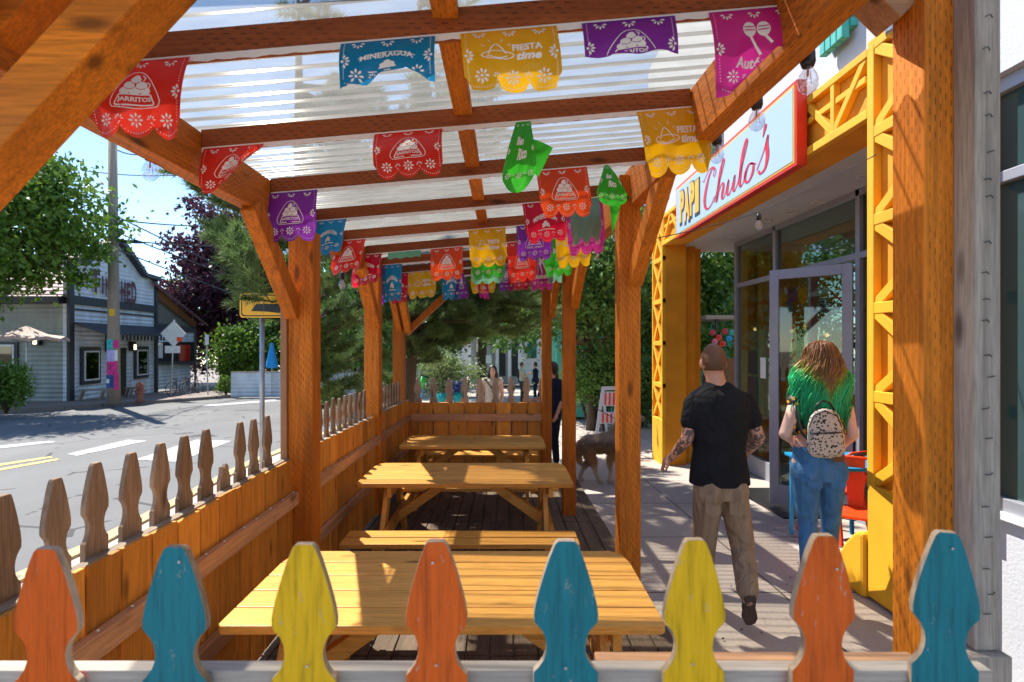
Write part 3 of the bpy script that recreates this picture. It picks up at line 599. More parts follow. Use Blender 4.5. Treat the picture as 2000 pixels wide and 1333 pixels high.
def ellp(cx, cy, rx, ry, n=14, a0=0, a1=2 * math.pi): return [(cx + rx * math.cos(a0 + (a1 - a0) * k / n), cy + ry * math.sin(a0 + (a1 - a0) * k / n)) for k in range(n)]
def design(mb, dm, fn, kind, asp, umin=0, clip=None):
    # border ornaments shared by every flag
    for x in (.19, .5, .81): flower(mb, fn, x, .05, .075, asp, 5, R(10), R(160), False)
    for x in (.035, .965): flower(mb, fn, x, .47, .085, asp, 5, R(-70) if x < .5 else R(110), R(140)); 
    for x in (.18, .5, .82): flower(mb, fn, x, .80 if x == .5 else .795, .078, asp)
    for x in (.34, .66): flower(mb, fn, x, .79, .045, asp, 5, R(180), R(180), False); disc(mb, fn, x, .83, .009, asp)
    for k in range(24):
        for x in (.045, .955):
            v = .04 + k * .034
            if abs(v - .47) > .09: disc(mb, fn, x, v, .0065, asp, 4)
    for k in range(34):
        u = .06 + .88 * k / 33; disc(mb, fn, u, vbot(u) - .045, .0065, asp, 4)
    if kind == 'jug':
        tri = [(.5, .20), (.56, .215), (.62, .28), (.70, .42), (.755, .55), (.75, .62), (.70, .655), (.5, .665), (.30, .655), (.25, .62), (.245, .55), (.30, .42), (.38, .28), (.44, .215)]
        stroke(mb, tri, fn, .010, True)
        trap = [(.345, .50), (.655, .50), (.70, .61), (.69, .63), (.31, .63), (.30, .61)]
        for a, b in zip(trap, trap[1:] + trap[:1]): stroke(mb, [a, b], fn, .016, sub=3)
        put_text(mb, fn, 'JARRITOS', .5, .567, .33, .072, .03)
        for cx, cy, rx, ry in ((.5, .31, .05, .05), (.505, .265, .03, .022), (.44, .385, .055, .055), (.56, .385, .055, .055), (.40, .455, .055, .05), (.5, .455, .055, .05), (.60, .455, .05, .05)): poly_fill(mb, fn, ellp(cx, cy, rx, ry))
        stroke(mb, [(.555, .25), (.585, .28), (.57, .32)], fn, .012); stroke(mb, [(.605, .34), (.64, .37), (.625, .42)], fn, .012)
        for a in ([(.46, .34), (.5, .36), (.54, .34)], [(.40, .42), (.45, .435), (.49, .42)], [(.51, .42), (.56, .435), (.60, .42)]): stroke(dm, a, lambda u, v: fn(u, v, 2), .008)
    elif kind == 'fiesta':
        put_text(mb, fn, 'FIESTA', .67, .36, .31, .11, .035); put_text(mb, fn, 'time', .68, .50, .26, .12, .04, .3)
        stroke(mb, ellp(.36, .48, .165, .065), fn, .013, True); stroke(mb, [(.265, .47), (.30, .36), (.345, .30), (.40, .36), (.45, .46)], fn, .014); stroke(mb, [(.25, .49), (.36, .53), (.46, .49)], fn, .014)
        for a in (-60, -25, 25, 60):
            c, s_ = math.cos(R(a - 90)), math.sin(R(a - 90)); stroke(mb, [(.35 + .13 * c, .40 + .16 * s_), (.35 + .17 * c, .40 + .22 * s_)], fn, .009, sub=2)
    elif kind == 'water':
        put_text(mb, fn, 'MINERAGUA', .5, .46, .56, .115, .03, arc=.10)
        stroke(mb, [(.20, .50, .012), (.5, .345, .012), (.80, .50, .012)], lambda u, v: fn(u, v - .045), sub=8)
        for cx, cy, r in ((.5, .52, .04), (.46, .575, .045), (.54, .575, .045)): poly_fill(mb, fn, ellp(cx, cy, r, r * 1.1))
        poly_fill(mb, fn, [(.42, .60), (.58, .60), (.60, .64), (.40, .64)]); stroke(mb, [(.30, .70), (.5, .68), (.70, .70)], fn, .02)
    elif kind == 'maraca':
        for cx, a in ((.42, .10), (.58, .14)):
            poly_fill(mb, fn, ellp(cx, .26, .075, .09)); stroke(mb, [(cx, .33), (cx + a, .56)], fn, .03, sub=2)
            for dy in (-.03, .01): stroke(dm, [(cx - .06, .26 + dy), (cx + .06, .26 + dy)], lambda u, v: fn(u, v, 2), .012, sub=2)
        put_text(mb, fn, 'Auténtico', .5, .64, .58, .12, .03, .25)
    elif kind == 'rico':
        put_text(mb, fn, 'Bien', .45, .33, .28, .13, .03, .2); put_text(mb, fn, 'Rico', .55, .52, .32, .16, .04, .25)
def strip_y(k, px):   # world top point of a flag on rafter k at photo column px
    Y = RY[k] - .006; X = (px - VX) * Y / FPX; return Vector((X, Y, hb(X)))
GR = 'printed paper flags hanging from the pergola rafters'
def flag(k, x0, x1, yb0, yb1, col, kind, label, dy=.02, bulge=.02, skew=0.0, warp=None, torn=None, drop=0.0, xb=None):
    """k rafter (1 = nearest); x0,x1 photo columns of the top corners; yb photo rows of the lower corners; dy lean towards camera"""
    A = strip_y(k, x0); B = strip_y(k, x1); A.z -= drop; B.z -= drop; w = (B - A).length
    def low(px, py, Y0): Yy = Y0 - dy; return P(px, py, Yy)
    Cc = low(xb[0] if xb else x0 + skew, yb0, A.y); D = low(xb[1] if xb else x1 + skew, yb1, B.y); h = ((Cc - A).length + (D - B).length) / 2; asp = (w if not xb else (D - Cc).length) / h
    ph = random.uniform(0, 6)
    def S(u, v, lay=0):
        p = A.lerp(B, u).lerp(Cc.lerp(D, u), v); q = Vector((0, -1, 0))
        p = p + q * (bulge * math.sin(math.pi * min(v, 1)) + .010 * math.sin(u * 9 + ph) * v + .006 * math.sin(u * 17 + v * 6 + ph) * v)
        if warp: p = warp(u, v, p, w, h)
        if lay: p = p - Vector((0, 1, 0)) * .0016 * lay if not warp else p + (Vector((0, 0, CH)) - p).normalized() * .0022 * lay
        return p
    tf = torn or vbot; nu, nv = 30, 14
    mb = MB(); mb.add([S(i / nu, tf(i / nu) * j / nv) for j in range(nv + 1) for i in range(nu + 1)], [(j * (nu + 1) + i, j * (nu + 1) + i + 1, (j + 1) * (nu + 1) + i + 1, (j + 1) * (nu + 1) + i) for j in range(nv) for i in range(nu)])
    fo = mb.build('paper_flag', 'f_' + col, smooth=True); tag(fo, label, 'paper flag', GR)
    if kind:
        pr = MB(); dm = MB()
        def fn(u, v, lay=1): return S(u, v, lay)
        design(pr, dm, fn, kind, asp)
        if torn or True:   # drop ornament faces that fall outside the (torn) sheet: test through their uv is not kept, so rebuild with a guard
            pass
        if torn:
            pr = MB(); dm = MB(); bad = Vector((0, 0, -999))
            def fn2(u, v, lay=1): return S(u, v, lay) if 0 <= u <= 1 and v < torn(min(max(u, 0), 1)) - .01 else bad.copy()
            design(pr, dm, fn2, kind, asp)
            for m_ in (pr, dm): m_.f = [f for f in m_.f if all(m_.v[i].z > -900 for i in f)]; used = sorted({i for f in m_.f for i in f}); mp = {o_: n_ for n_, o_ in enumerate(used)}; m_.v = [m_.v[i] for i in used]; m_.f = [tuple(mp[i] for i in f) for f in m_.f]
        pr.build('white_print', 'paperwhite', fo)
        if dm.f: dm.build('print_detail', 'f_' + col, fo)
    return fo
# paper strips glued along the rafters
for k in range(1, 10):
    Y = RY[k] - .002; a, b = -1.36, rx1(Y) + (.0 if k > 1 else .02); n = 90; V_ = []
    for i in range(n + 1):
        x = a + (b - a) * i / n; lo = .012 + .004 * abs(math.sin(x * 38)) + (.006 * random.random() if random.random() < .2 else 0)
        V_ += [(x, Y, hb(x) + .008), (x, Y - .001, hb(x) - lo)]
    tag(MB().add(V_, [(2 * i, 2 * i + 1, 2 * i + 3, 2 * i + 2) for i in range(n)]).build('bunting_strip', 'paperwhite'), 'scalloped white paper strip, ' + ['nearest', 'second', 'third', 'fourth', 'fifth', 'sixth', 'seventh', 'eighth', 'ninth'][k - 1] + ' from the camera along a rafter', 'bunting', 'white paper strips along the rafters')
def fold_curl(u, v, p, w, h):      # right lower corner flips back up
    t = max(0, v + (u - .4) * 1.0 - .55); return p + Vector((.03 * t * h, -.30 * t * h, .9 * t * t * h)) 
def cone(cx, amt, tw=0.0):
    def f(u, v, p, w, h):
        a = (u - .5) * amt * (.4 + .6 * v) ; r = w * .24
        base = p - Vector((w * (u - .5), 0, 0)) ; return base + Vector((r * math.sin(a * 2.2) * (0.35 + .9 * v) + tw * v * h, -r * math.cos(a * 2.2) + w * .1 * math.sin(5 * u), .06 * h * math.sin(4 * u)))
    return f
tornarch = lambda u: .62 + .17 * abs(2 * u - 1) ** 1.5 * 2 - (.30 * max(0, 1 - abs(u - .58) * 3.3) if True else 0)
def ta(u): return .97 if u < .25 and False else (.93 - .9 * max(0, u - .0) if u < .08 else (.80 if u < .30 else (.80 - (u - .30) * 1.6 if u < .42 else (.60 - .02 * math.sin(u * 30) if u < .78 else .60 + (u - .78) * 1.5))))
flag(1, 192, 371, 268, 285 - 12, 'red', 'jug', 'large red jugs flag nearest the left beam, partly behind the diagonal brace', skew=-10, bulge=.03)
flag(1, 666, 850, 178, 163, 'blue', 'water', 'blue mineral water flag with its lower edge torn into an arch', torn=lambda u: 1.0 if u < .03 else (.97 if u < .10 else (.93 if u < .28 else (.93 - (u - .28) * 1.75 if u < .42 else (.685 - .02 * math.sin(u * 9) if u < .70 else min(.95, .67 + (u - .70) * 1.2))))))
flag(1, 899, 1087, 182, 180, 'yellow', 'fiesta', 'yellow fiesta time flag on the nearest rafter, left of the torn purple one', skew=12, bulge=.03)
flag(1, 1136, 1318, 168, 160, 'purple', 'jug', 'purple flag torn off halfway through its jugs emblem', torn=lambda u: .58 + .03 * math.sin(u * 14) + (.02 if u < .3 else 0), skew=8)
flag(1, 1384, 1556, 196, 180, 'magenta', 'maraca', 'magenta maracas flag with lower right half torn off', torn=lambda u: .99 if u < .12 else max(.50, .99 - .85 * (u - .12)), skew=14)
flag(2, 398, 516, 385, 372, 'red', 'jug', 'red flag blown and curled back beside the left beam', warp=fold_curl, skew=-6)
flag(2, 732, 864, 352, 342, 'red', 'jug', 'glossy faded red jugs flag on the second rafter', dy=.10, bulge=.05, skew=3)
g1 = flag(2, 1008, 1036, 384, 368, 'green', 'rico', 'green flag folded over on itself on the second rafter', xb=(971, 1050), bulge=.06, torn=vround)
def wing(par, pts, col, Y, k=0.012): 
    n = 8; V_ = []; (a, b, c, d) = [P(x, y, Y) for x, y in pts]
    for j in range(n + 1):
        for i in range(n + 1): p = a.lerp(b, i / n).lerp(d.lerp(c, i / n), j / n); V_.append(p + V3((0, -k * math.sin(math.pi * i / n) - k * math.sin(4 * j / n), 0)))
    MB().add(V_, [(j * (n + 1) + i, j * (n + 1) + i + 1, (j + 1) * (n + 1) + i + 1, (j + 1) * (n + 1) + i) for j in range(n) for i in range(n)]).build('folded_part', 'f_' + col, par, True)
V3 = Vector
wing(g1, [(1034, 270), (1080, 289), (1052, 345), (1028, 330)], 'green', RY[2] + .03)
flag(2, 1243, 1374, 348, 336, 'yellow', 'fiesta', 'yellow fiesta time flag nearest the right post', skew=20, bulge=.03)
flag(3, 520, 620, 474, 470, 'purple', 'jug', 'purple jugs flag in front of the left post', skew=-2, bulge=.02)
flag(3, 1047, 1146, 427, 422, 'orange', 'jug', 'orange red jugs flag in the middle right, above the crimson one', skew=12)
g2 = flag(3, 1180, 1188, 398, 408, 'green', 'rico', 'green flag twisted to a point beside the right post', xb=(1156, 1236), bulge=.05, torn=vround)
wing(g2, [(1188, 385), (1215, 385), (1202, 440), (1196, 458)], 'green', RY[3] + .03)
flag(4, 618, 677, 508, 490, 'blue', 'water', 'blue mineral water flag between the purple and the red flag on the left', skew=-10, dy=.08)
flag(4, 1020, 1100, 478, 470, 'crimson', 'water', 'crimson flag half hidden below the orange red jugs flag', skew=10)
flag(5, 653, 714, 541, 524, 'red', 'jug', 'light red jugs flag above a clear bulb on the left', skew=-8, dy=.06)
flag(5, 915, 987, 524, 520, 'yellow', 'fiesta', 'yellow fiesta time flag in the middle over a green flag', skew=4)
flag(5, 1008, 1076, 512, 506, 'purple', 'jug', 'purple jugs flag tucked behind the crimson flag', skew=3, drop=-.0)
flag(5, 1082, 1150, 526, 520, 'yellow', 'fiesta', 'yellow flag behind the pale magenta flag on the right', skew=6)
flag(4, 1104, 1176, 502, 494, 'magenta', 'maraca', 'pale magenta flag behind the mint flag at right', skew=6)
flag(4, 1108, 1168, 480, 468, 'mint', None, 'mint green blank flag over the pale magenta one', dy=.08, skew=8, bulge=.05)
flag(6, 692, 746, 565, 550, 'crimson', 'water', 'crimson mineral water flag second to right of the left bulb', skew=-6)
flag(6, 841, 904, 550, 546, 'orange', 'jug', 'orange red jugs flag in the middle of the sixth rafter', skew=1)
flag(6, 919, 985, 548, 542, 'green', 'rico', 'green flag showing under the middle yellow flag', skew=3)
flag(6, 990, 1046, 556, 548, 'red', 'jug', 'red jugs flag below the purple flag', skew=3)
flag(6, 1062, 1116, 543, 538, 'green', 'rico', 'green flag right of the red jugs flag', skew=3)
flag(7, 744, 752, 590, 596, 'purple', 'jug', 'purple flag hanging twisted near the second left post', xb=(719, 752))
flag(7, 748, 785, 592, 588, 'blue', 'water', 'small blue flag beside the twisted purple one')
flag(6, 758, 822, 545, 540, 'mint', None, 'mint flag torn off to a narrow band', torn=lambda u: .25 + .02 * math.sin(20 * u))
flag(7, 921, 984, 557, 553, 'mint', None, 'mint flag peeping out under the green flag')
flag(7, 1050, 1104, 557, 552, 'mint', None, 'mint flag below the green flag on the right')
flag(7, 1036, 1080, 570, 566, 'magenta', 'maraca', 'magenta flag at the far end beside the mint flag')
flag(8, 797, 852, 586, 580, 'yellow', 'fiesta', 'yellow flag low at the far end of the pergola')
flag(8, 764, 797, 596, 590, 'crimson', 'water', 'dark crimson flag low at the far left end')
flag(8, 864, 900, 588, 585, 'blue', 'water', 'small blue flag low at the far end')
flag(8, 899, 903, 586, 584, 'purple', 'jug', 'small purple flag twisted at the far end', xb=(885, 918))
flag(8, 920, 968, 575, 572, 'yellow', 'fiesta', 'far yellow flag under the mint flag')
flag(8, 930, 948, 583, 586, 'magenta', 'maraca', 'small magenta flag crumpled at the far end', xb=(936, 957))
flag(8, 975, 1003, 572, 568, 'purple', 'jug', 'small purple flag left of the dark crimson one at the far end')
flag(8, 992, 1035, 570, 566, 'crimson', 'water', 'small crimson flag under the red jugs flag')

# ------------------------------------------------------------------ string light bulbs
def bulb(px, pyt, Y, sc=1.0, label='', wire=None):
    t0 = P(px, pyt, Y); t = thing('light_bulb', t0, label, 'bulb', 'clear bulbs of the string lights')
    MB().lathe([(0, .01), (.008, .01), (.011, 0), (.021, -.008), (.023, -.045), (.018, -.06), (0, -.06)], t0, 16).build('socket', 'black', t, True)
    MB().lathe([(.014, -.055), (.015, -.068), (.026, -.085), (.031, -.105), (.029, -.125), (.018, -.140), (.006, -.146), (0, -.1465)], t0, 20).build('glass_bulb', 'bulb', t, True)
    f = MB()
    for a in range(5):
        f.tube([t0 + Vector((.008 * math.cos(a * 1.26), .008 * math.sin(a * 1.26), -.075)), t0 + Vector((.012 * math.cos(a * 1.26), .012 * math.sin(a * 1.26), -.115))], .0007, 4)
    f.tube([t0 + Vector((0, 0, -.06)), t0 + Vector((0, 0, -.09))], .003, 6)
    f.build('filament', 'filament', t)
    if sc != 1: t.scale = (sc,) * 3
bulb(293, 286, 2.24, label='clear bulb under the left beam below the large red flag')
bulb(497, 414, 3.18, label='clear bulb on the left beam beside the purple flag')
bulb(668, 534, 4.9, label='clear bulb peeping out under the light red flag')
for px, py, Y, lb in ((1578, 95, 1.74, 'clear bulb nearest the camera on the right beam'), (1478, 183, 2.1, 'clear bulb in front of the top edge of the shop sign'), (1400, 258, 2.49, 'clear bulb beside the yellow flag over the shop sign'), (1298, 350, 3.3, 'clear bulb in the angle of the right post brace'), (1203, 440, 4.74, 'clear bulb left of the right post'), (1165, 482, 5.74, 'clear bulb farthest along the right beam')):
    bulb(px, py, Y, label=lb)
bulb(1482, 418, 3.6, .72, 'small bulb hanging from the wire under the porch')
def cable(pts, r=.004, sag=0, n=10):
    mb = MB(); pts = [Vector(p) for p in pts]
    for a, b in zip(pts[:-1], pts[1:]): mb.tube([a.lerp(b, i / n) - Vector((0, 0, sag * 4 * (i / n) * (1 - i / n))) for i in range(n + 1)], r, 5)
    return mb
tag(cable([P(1270, 468, 3.75), P(1482, 415, 3.6), P(1712, 302, 3.4)], .0035, .012).build('string_cable', 'charcoal'), 'thin dark cable strung from the right post across the porch', 'cable')
tag(cable([(.99, .8, CH + 1.02), (1.0, 1.74, CH + .97), (.99, 2.1, CH + .98), (.975, 2.49, CH + .985), (.96, 3.3, CH + .975), (.93, 4.74, CH + .98), (.90, 5.74, CH + .985), (.86, 7.6, CH + 1.0)], .004, .01).build('string_cable', 'black'), 'black string light cable stapled along the right beam', 'cable')
tag(cable([(-1.47, .9, CH + .85), (-1.475, 2.24, CH + .845), (-1.475, 3.18, CH + .79), (-1.48, 4.9, CH + .65), (-1.48, 7.4, CH + .8)], .004, .01).build('string_cable', 'black'), 'black string light cable along the left beam', 'cable')

# ------------------------------------------------------------------ the yellow restaurant on the right
BX = 2.62
bd = thing('restaurant_building', (4.2, 6.0, 0), 'white stucco restaurant with yellow trusswork pillars and a recessed glass porch', 'building')
def YZ(x0, sgn=-1):    # 2-D (Y,Z) drawing in the facade plane, extruded towards the street
    return lambda u, v, w: Vector((x0 + sgn * w, u, v))
zl, zt = CH + 1.61, CH + 2.11
# far and near pillars, lintel
bx('pillar', 'orn', bd, (BX + .03, 8.86, -.6), (2.98, 9.47, zl + .5))
bx('pillar', 'orn', bd, (BX + .03, 2.93, -.1), (2.98, 3.83, zl + .5))
bx('pillar', 'orn', bd, (3.0, 9.05, -.6), (3.20, 9.6, zl + .02)); bx('pillar', 'orn', bd, (3.22, 9.25, -.6), (3.36, 9.8, zl + .02))
bx('lintel', 'orn', bd, (BX + .03, 3.83, zl), (2.96, 8.86, zt))
bx('wall', 'stucco', bd, (BX + .02, -3.0, zt), (7, 9.9, 6.8))
# lattices
lat = MB()
def lbar(a, b, w=.06, d=.055, off=0.0):
    (y0, z0), (y1, z1) = a, b; L = math.hypot(y1 - y0, z1 - z0); nx, nz = -(z1 - z0) / L * w / 2, (y1 - y0) / L * w / 2
    lat.prism([(y0 + nx, z0 + nz), (y1 + nx, z1 + nz), (y1 - nx, z1 - nz), (y0 - nx, z0 - nz)], d - off, YZ(BX + .03))
def lattice_pillar(y0, y1, zb, zt_, m, wv=.07):
    lbar((y0 + wv / 2, zb), (y0 + wv / 2, zt_), wv, .06); lbar((y1 - wv / 2, zb), (y1 - wv / 2, zt_), wv, .06)
    z = zt_; 
    while z > zb + .1:
        z2 = max(z - m, zb); ym = (y0 + y1) / 2
        lbar((y0, z), (y1, z), .08, .057)
        lbar((y1 - wv, z - .03), (y0 + wv, z2 + .03), .075, .053); lbar((y0 + wv, z - .03), (y1 - wv, z2 + .03), .075, .050)
        z = z2
lattice_pillar(2.93, 3.86, .78, zt, .62); lattice_pillar(8.86, 9.47, .55, zt, .70, .05)
lbar((3.86, zl + .035), (8.86, zl + .035), .07, .06); lbar((3.86, zt - .03), (8.86, zt - .03), .06, .06)
y = 3.9
while y < 8.7:
    lbar((y, zt - .05), (y + .38, zl + .06), .06, .052); lbar((y + .38, zl + .06), (y + .76, zt - .05), .06, .049); lbar((y + .38, zl + .06), (y + .38, zt - .05), .05, .055); lbar((y + .0, zl + .3), (y + .76, zl + .3), .05, .045); y += .76
lat.build('lattice', 'yel', bd, bevel=.006)
lb = MB(); lb.box((BX - .03, 2.95, 0), (BX + .03, 3.86, .80)); lb.build('plinth', 'yel', bd, bevel=.015)
MB().box((BX - .03, 8.86, -.5), (BX + .03, 9.47, .55)).build('plinth', 'yel', bd, bevel=.015)
# rounded buttress at the foot of the near pillar
q = [(0, 0), (0, .46), (.05, .47), (.10, .44), (.2, .34), (.30, .20), (.36, .08), (.37, 0)]
MB().prism(q, .16, lambda u, v, w: Vector((BX - .06 + w, 3.86 + u, v - .02))).build('buttress', 'yel', bd, bevel=.03)
# porch ceiling with downlights, storefront, interior
bx('porch_ceiling', 'soffit', bd, (2.962, 3.0, zl + .02), (6.4, 9.6, zl + .12))
for px, py in ((1430, 462), (1495, 432), (1545, 416), (1692, 343), (1600, 395)):
    Y = (zl + .02 - CH) * FPX / (VY - py); p = P(px, py, Y)
    MB().lathe([(.085, 0), (.085, -.006), (.06, -.004), (.055, .02), (0, .02)], (p.x, p.y, zl + .018), 20).build('downlight', 'white', bd, True)
SX = 3.72
fr = 'frame'
def win_bar(y0, y1, z0, z1, x=SX, d=.09, name='window_frame'): return bx(name, fr, bd, (x, y0, z0), (x + d, y1, z1), .004)
z0 = -.1; ztop = zl + .02; ztr = CH + .93
for yy in (8.68, 7.42, 5.66, 4.75): win_bar(yy, yy + .07, -.2, ztop)
win_bar(3.0, 8.68, ztop - .07, ztop); 
for a, b in ((3.0, 4.75), (4.82, 5.66), (5.73, 7.42), (7.49, 8.68)): win_bar(a, b, ztr - .035, ztr + .035, d=.085)
for a, b in ((3.0, 4.75), (4.82, 5.66), (7.49, 8.68)): win_bar(a, b, -.15, .12, d=.085)
for a, b in ((3.0, 4.75), (4.82, 5.66), (5.73, 7.42), (7.49, 8.68)):
    bx('window_pane', 'glass', bd, (SX + .04, a, ztr + .035), (SX + .05, b, ztop - .07))
    if (a, b) != (5.73, 7.42): bx('window_pane', 'glass', bd, (SX + .04, a, .12), (SX + .05, b, ztr - .035))
win_bar(6.56, 6.62, -.2, ztr - .035); bx('window_pane', 'glass', bd, (SX + .04, 6.62, .0), (SX + .05, 7.42, ztr - .035))
# side return of the storefront at the far end
bx('window_frame', fr, bd, (SX + .09, 8.68, -.2), (6.4, 8.75, .05)); bx('window_pane', 'glass', bd, (SX + .1, 8.70, .05), (6.3, 8.71, ztop))
# interior shell
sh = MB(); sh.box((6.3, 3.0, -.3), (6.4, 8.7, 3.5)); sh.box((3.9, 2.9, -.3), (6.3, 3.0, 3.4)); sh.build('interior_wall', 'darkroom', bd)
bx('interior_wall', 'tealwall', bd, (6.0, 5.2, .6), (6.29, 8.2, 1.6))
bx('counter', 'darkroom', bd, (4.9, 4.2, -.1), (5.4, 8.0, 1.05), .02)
M['warm'] = emis('warm_lamp', (1, .55, .2), 8)
for y, z, x in ((6.2, 2.1, 5.2), (6.9, 2.05, 5.6), (7.7, 2.1, 5.4), (8.2, 1.95, 5.5), (5.2, 2.1, 5.0)):
    MB().ell((x, y, z), (.035, .035, .035), 10, 8).build('pendant_lamp', 'warm', bd, True)
for y, z, w, h in ((8.05, 1.35, .25, .34), (7.75, 1.30, .16, .30), (8.02, .9, .3, .4), (5.0, 1.25, .2, .16)):
    bx('window_poster', 'paperwhite' if w < .2 else 'charcoal', bd, (SX + .028, y, z), (SX + .036, y + w, z + h))
# open door leaf
H0 = P(1668, 0, 5.74); H0.x = SX; D0 = Vector((3.14, 6.34, 0)); ax = (D0 - Vector((SX, 5.76, 0))).normalized(); nrm = Vector((-ax.y, ax.x, 0)); hin = Vector((SX, 5.76, 0)); Lw = .84
def dl(u, v, w): return hin + ax * u + nrm * w + Vector((0, 0, v))
def dbox(name, mat, u0, u1, v0, v1, w0=-.022, w1=.022, par=bd, bev=.003): 
    o = MB().prism([(u0, v0), (u1, v0), (u1, v1), (u0, v1)], w1 - w0, lambda u, v, w: dl(u, v, w + w0)).build(name, mat, par, bevel=bev); return o
dr = dbox('door', fr, Lw - .10, Lw, -.08, CH + .86)
dr['_o'] = bd['_o']
dbox('door_frame', fr, 0, .10, -.08, CH + .86, par=dr); dbox('door_frame', fr, .10, Lw - .10, CH + .75, CH + .86, par=dr); dbox('door_frame', fr, .10, Lw - .10, -.08, .17, par=dr)
dbox('door_glass', 'glass', .10, Lw - .10, .17, CH + .75, -.004, .004, par=dr)
MB().tube([dl(Lw - .06, .88, -.03), dl(Lw - .06, .88, -.10), dl(Lw - .06, 1.22, -.10), dl(Lw - .06, 1.22, -.03)], .014, 8).build('door_handle', 'steel', dr, True)
dbox('door_sticker', 'navy', Lw - .085, Lw - .045, 1.28, 1.46, -.028, -.022, par=dr, bev=0)
pu = MB(); put_text(pu, lambda u, v: dl(Lw - .065 + v * .1, 1.37 + u * .1, -.030), 'PULL', 0, 0, 1.6, .28, .04); pu.build('lettering', 'paperwhite', dr)
tag(bx('door_mat', 'black', None, (3.0, 5.8, -.085), (4.4, 7.0, -.064)), 'black rubber mat in front of the open glass door', 'door mat')
# facade details: second window at the near right, spotlight, shutters
bx('wall', 'stucco', bd, (2.66, -1.5, -.1), (2.9, 2.93, CH - .93)); bx('wall', 'stucco', bd, (2.60, -1.5, CH + 1.42), (2.9, 2.93, zt))
bx('window_sill', 'white', bd, (2.62, -1.5, CH - .93), (2.74, 2.93, CH - .89), .004); bx('window_frame', fr, bd, (2.65, -1.5, CH - .89), (2.74, 2.93, CH - .82), .004)
bx('window_frame', fr, bd, (2.65, -1.5, CH + .86), (2.74, 2.93, CH + .92), .004); bx('window_frame', fr, bd, (2.65, -1.5, CH + 1.34), (2.74, 2.93, CH + 1.42), .004)
bx('window_pane', 'glass3', bd, (2.69, -1.5, CH - .82), (2.70, 2.93, CH + .86)); bx('window_pane', 'glass3', bd, (2.69, -1.5, CH + .92), (2.70, 2.93, CH + 1.34))
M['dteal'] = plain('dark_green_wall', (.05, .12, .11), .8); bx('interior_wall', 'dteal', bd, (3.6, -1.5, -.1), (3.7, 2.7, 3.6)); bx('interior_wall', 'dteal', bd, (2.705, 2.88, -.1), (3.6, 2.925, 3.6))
sp = P(1716, 66, 3.45); MB().lathe([(.0, .34), (.055, .34), (.057, .02), (.052, 0), (.040, .0), (.038, .04), (0, .04)], (2.50, sp.y, sp.z), 24).build('wall_spotlight', 'steel', bd, True)
bx('spotlight_bracket', 'steel', bd, (2.50, sp.y - .02, sp.z + .14), (2.645, sp.y + .02, sp.z + .2), .004)
for k in range(4): 
    y0 = 4.05 + k * .075; bx('shutter_slat', 'teal', bd, (BX - .09, y0, CH + 2.30), (BX - .03, y0 + .065, CH + 3.0), .006)
bx('shutter_slat', 'teal', bd, (BX - .03, 4.03, CH + 2.38), (BX + .018, 4.37, CH + 2.44))
for k in range(4): bx('shutter_slat', 'teal', bd, (BX - .09, 6.6 + k * .075, CH + 2.26), (BX - .03, 6.665 + k * .075, CH + 3.0), .006)
# shop sign
s0, s1, sb, st_ = 4.62, 7.87, CH + 1.53, CH + 2.265; SXX = 2.50
sg = thing('shop_sign', (2.54, 6.2, sb), 'pale blue framed sign reading PAPI Chulo\'s above the porch', 'sign')
bx('sign_box', 'red', sg, (SXX, s0, sb), (SXX + .09, s1, st_), .004)
bx('gold_border', 'signy', sg, (SXX - .004, s0 + .03, sb + .03), (SXX - .0005, s1 - .03, st_ - .03)); bx('sign_face', 'signface', sg, (SXX - .008, s0 + .05, sb + .05), (SXX - .0045, s1 - .05, st_ - .05))
def sgn(u, v, w=.003): return Vector((SXX - .008 - w, s1 - u, sb + v))     # u from the far (left) end, v up
blk = MB(); yl = MB()
def slab(mb, s, cx, cy, w, h, off, bold):
    vs_, fs = text2d(s, bold); mb.add([sgn(cx + x * w, cy + y * h, off) for x, y in vs_], fs)
xk = .22
for ch, w, dy, hh in (('P', .17, .02, .44), ('A', .19, -.01, .44), ('P', .17, .02, .44), ('I', .13, -.0, .42)):
    slab(blk, ch, xk + w / 2 + .012, .375 + dy - .012, w + .055, hh + .06, .003, .09); slab(yl, ch, xk + w / 2, .38 + dy, w + .01, hh, .006, .06); xk += w + .025
blk.build('lettering_shadow', 'charcoal', sg); yl.build('lettering', 'signy', sg)
M['signred'] = plain('sign_red', (.62, .012, .02), .4)
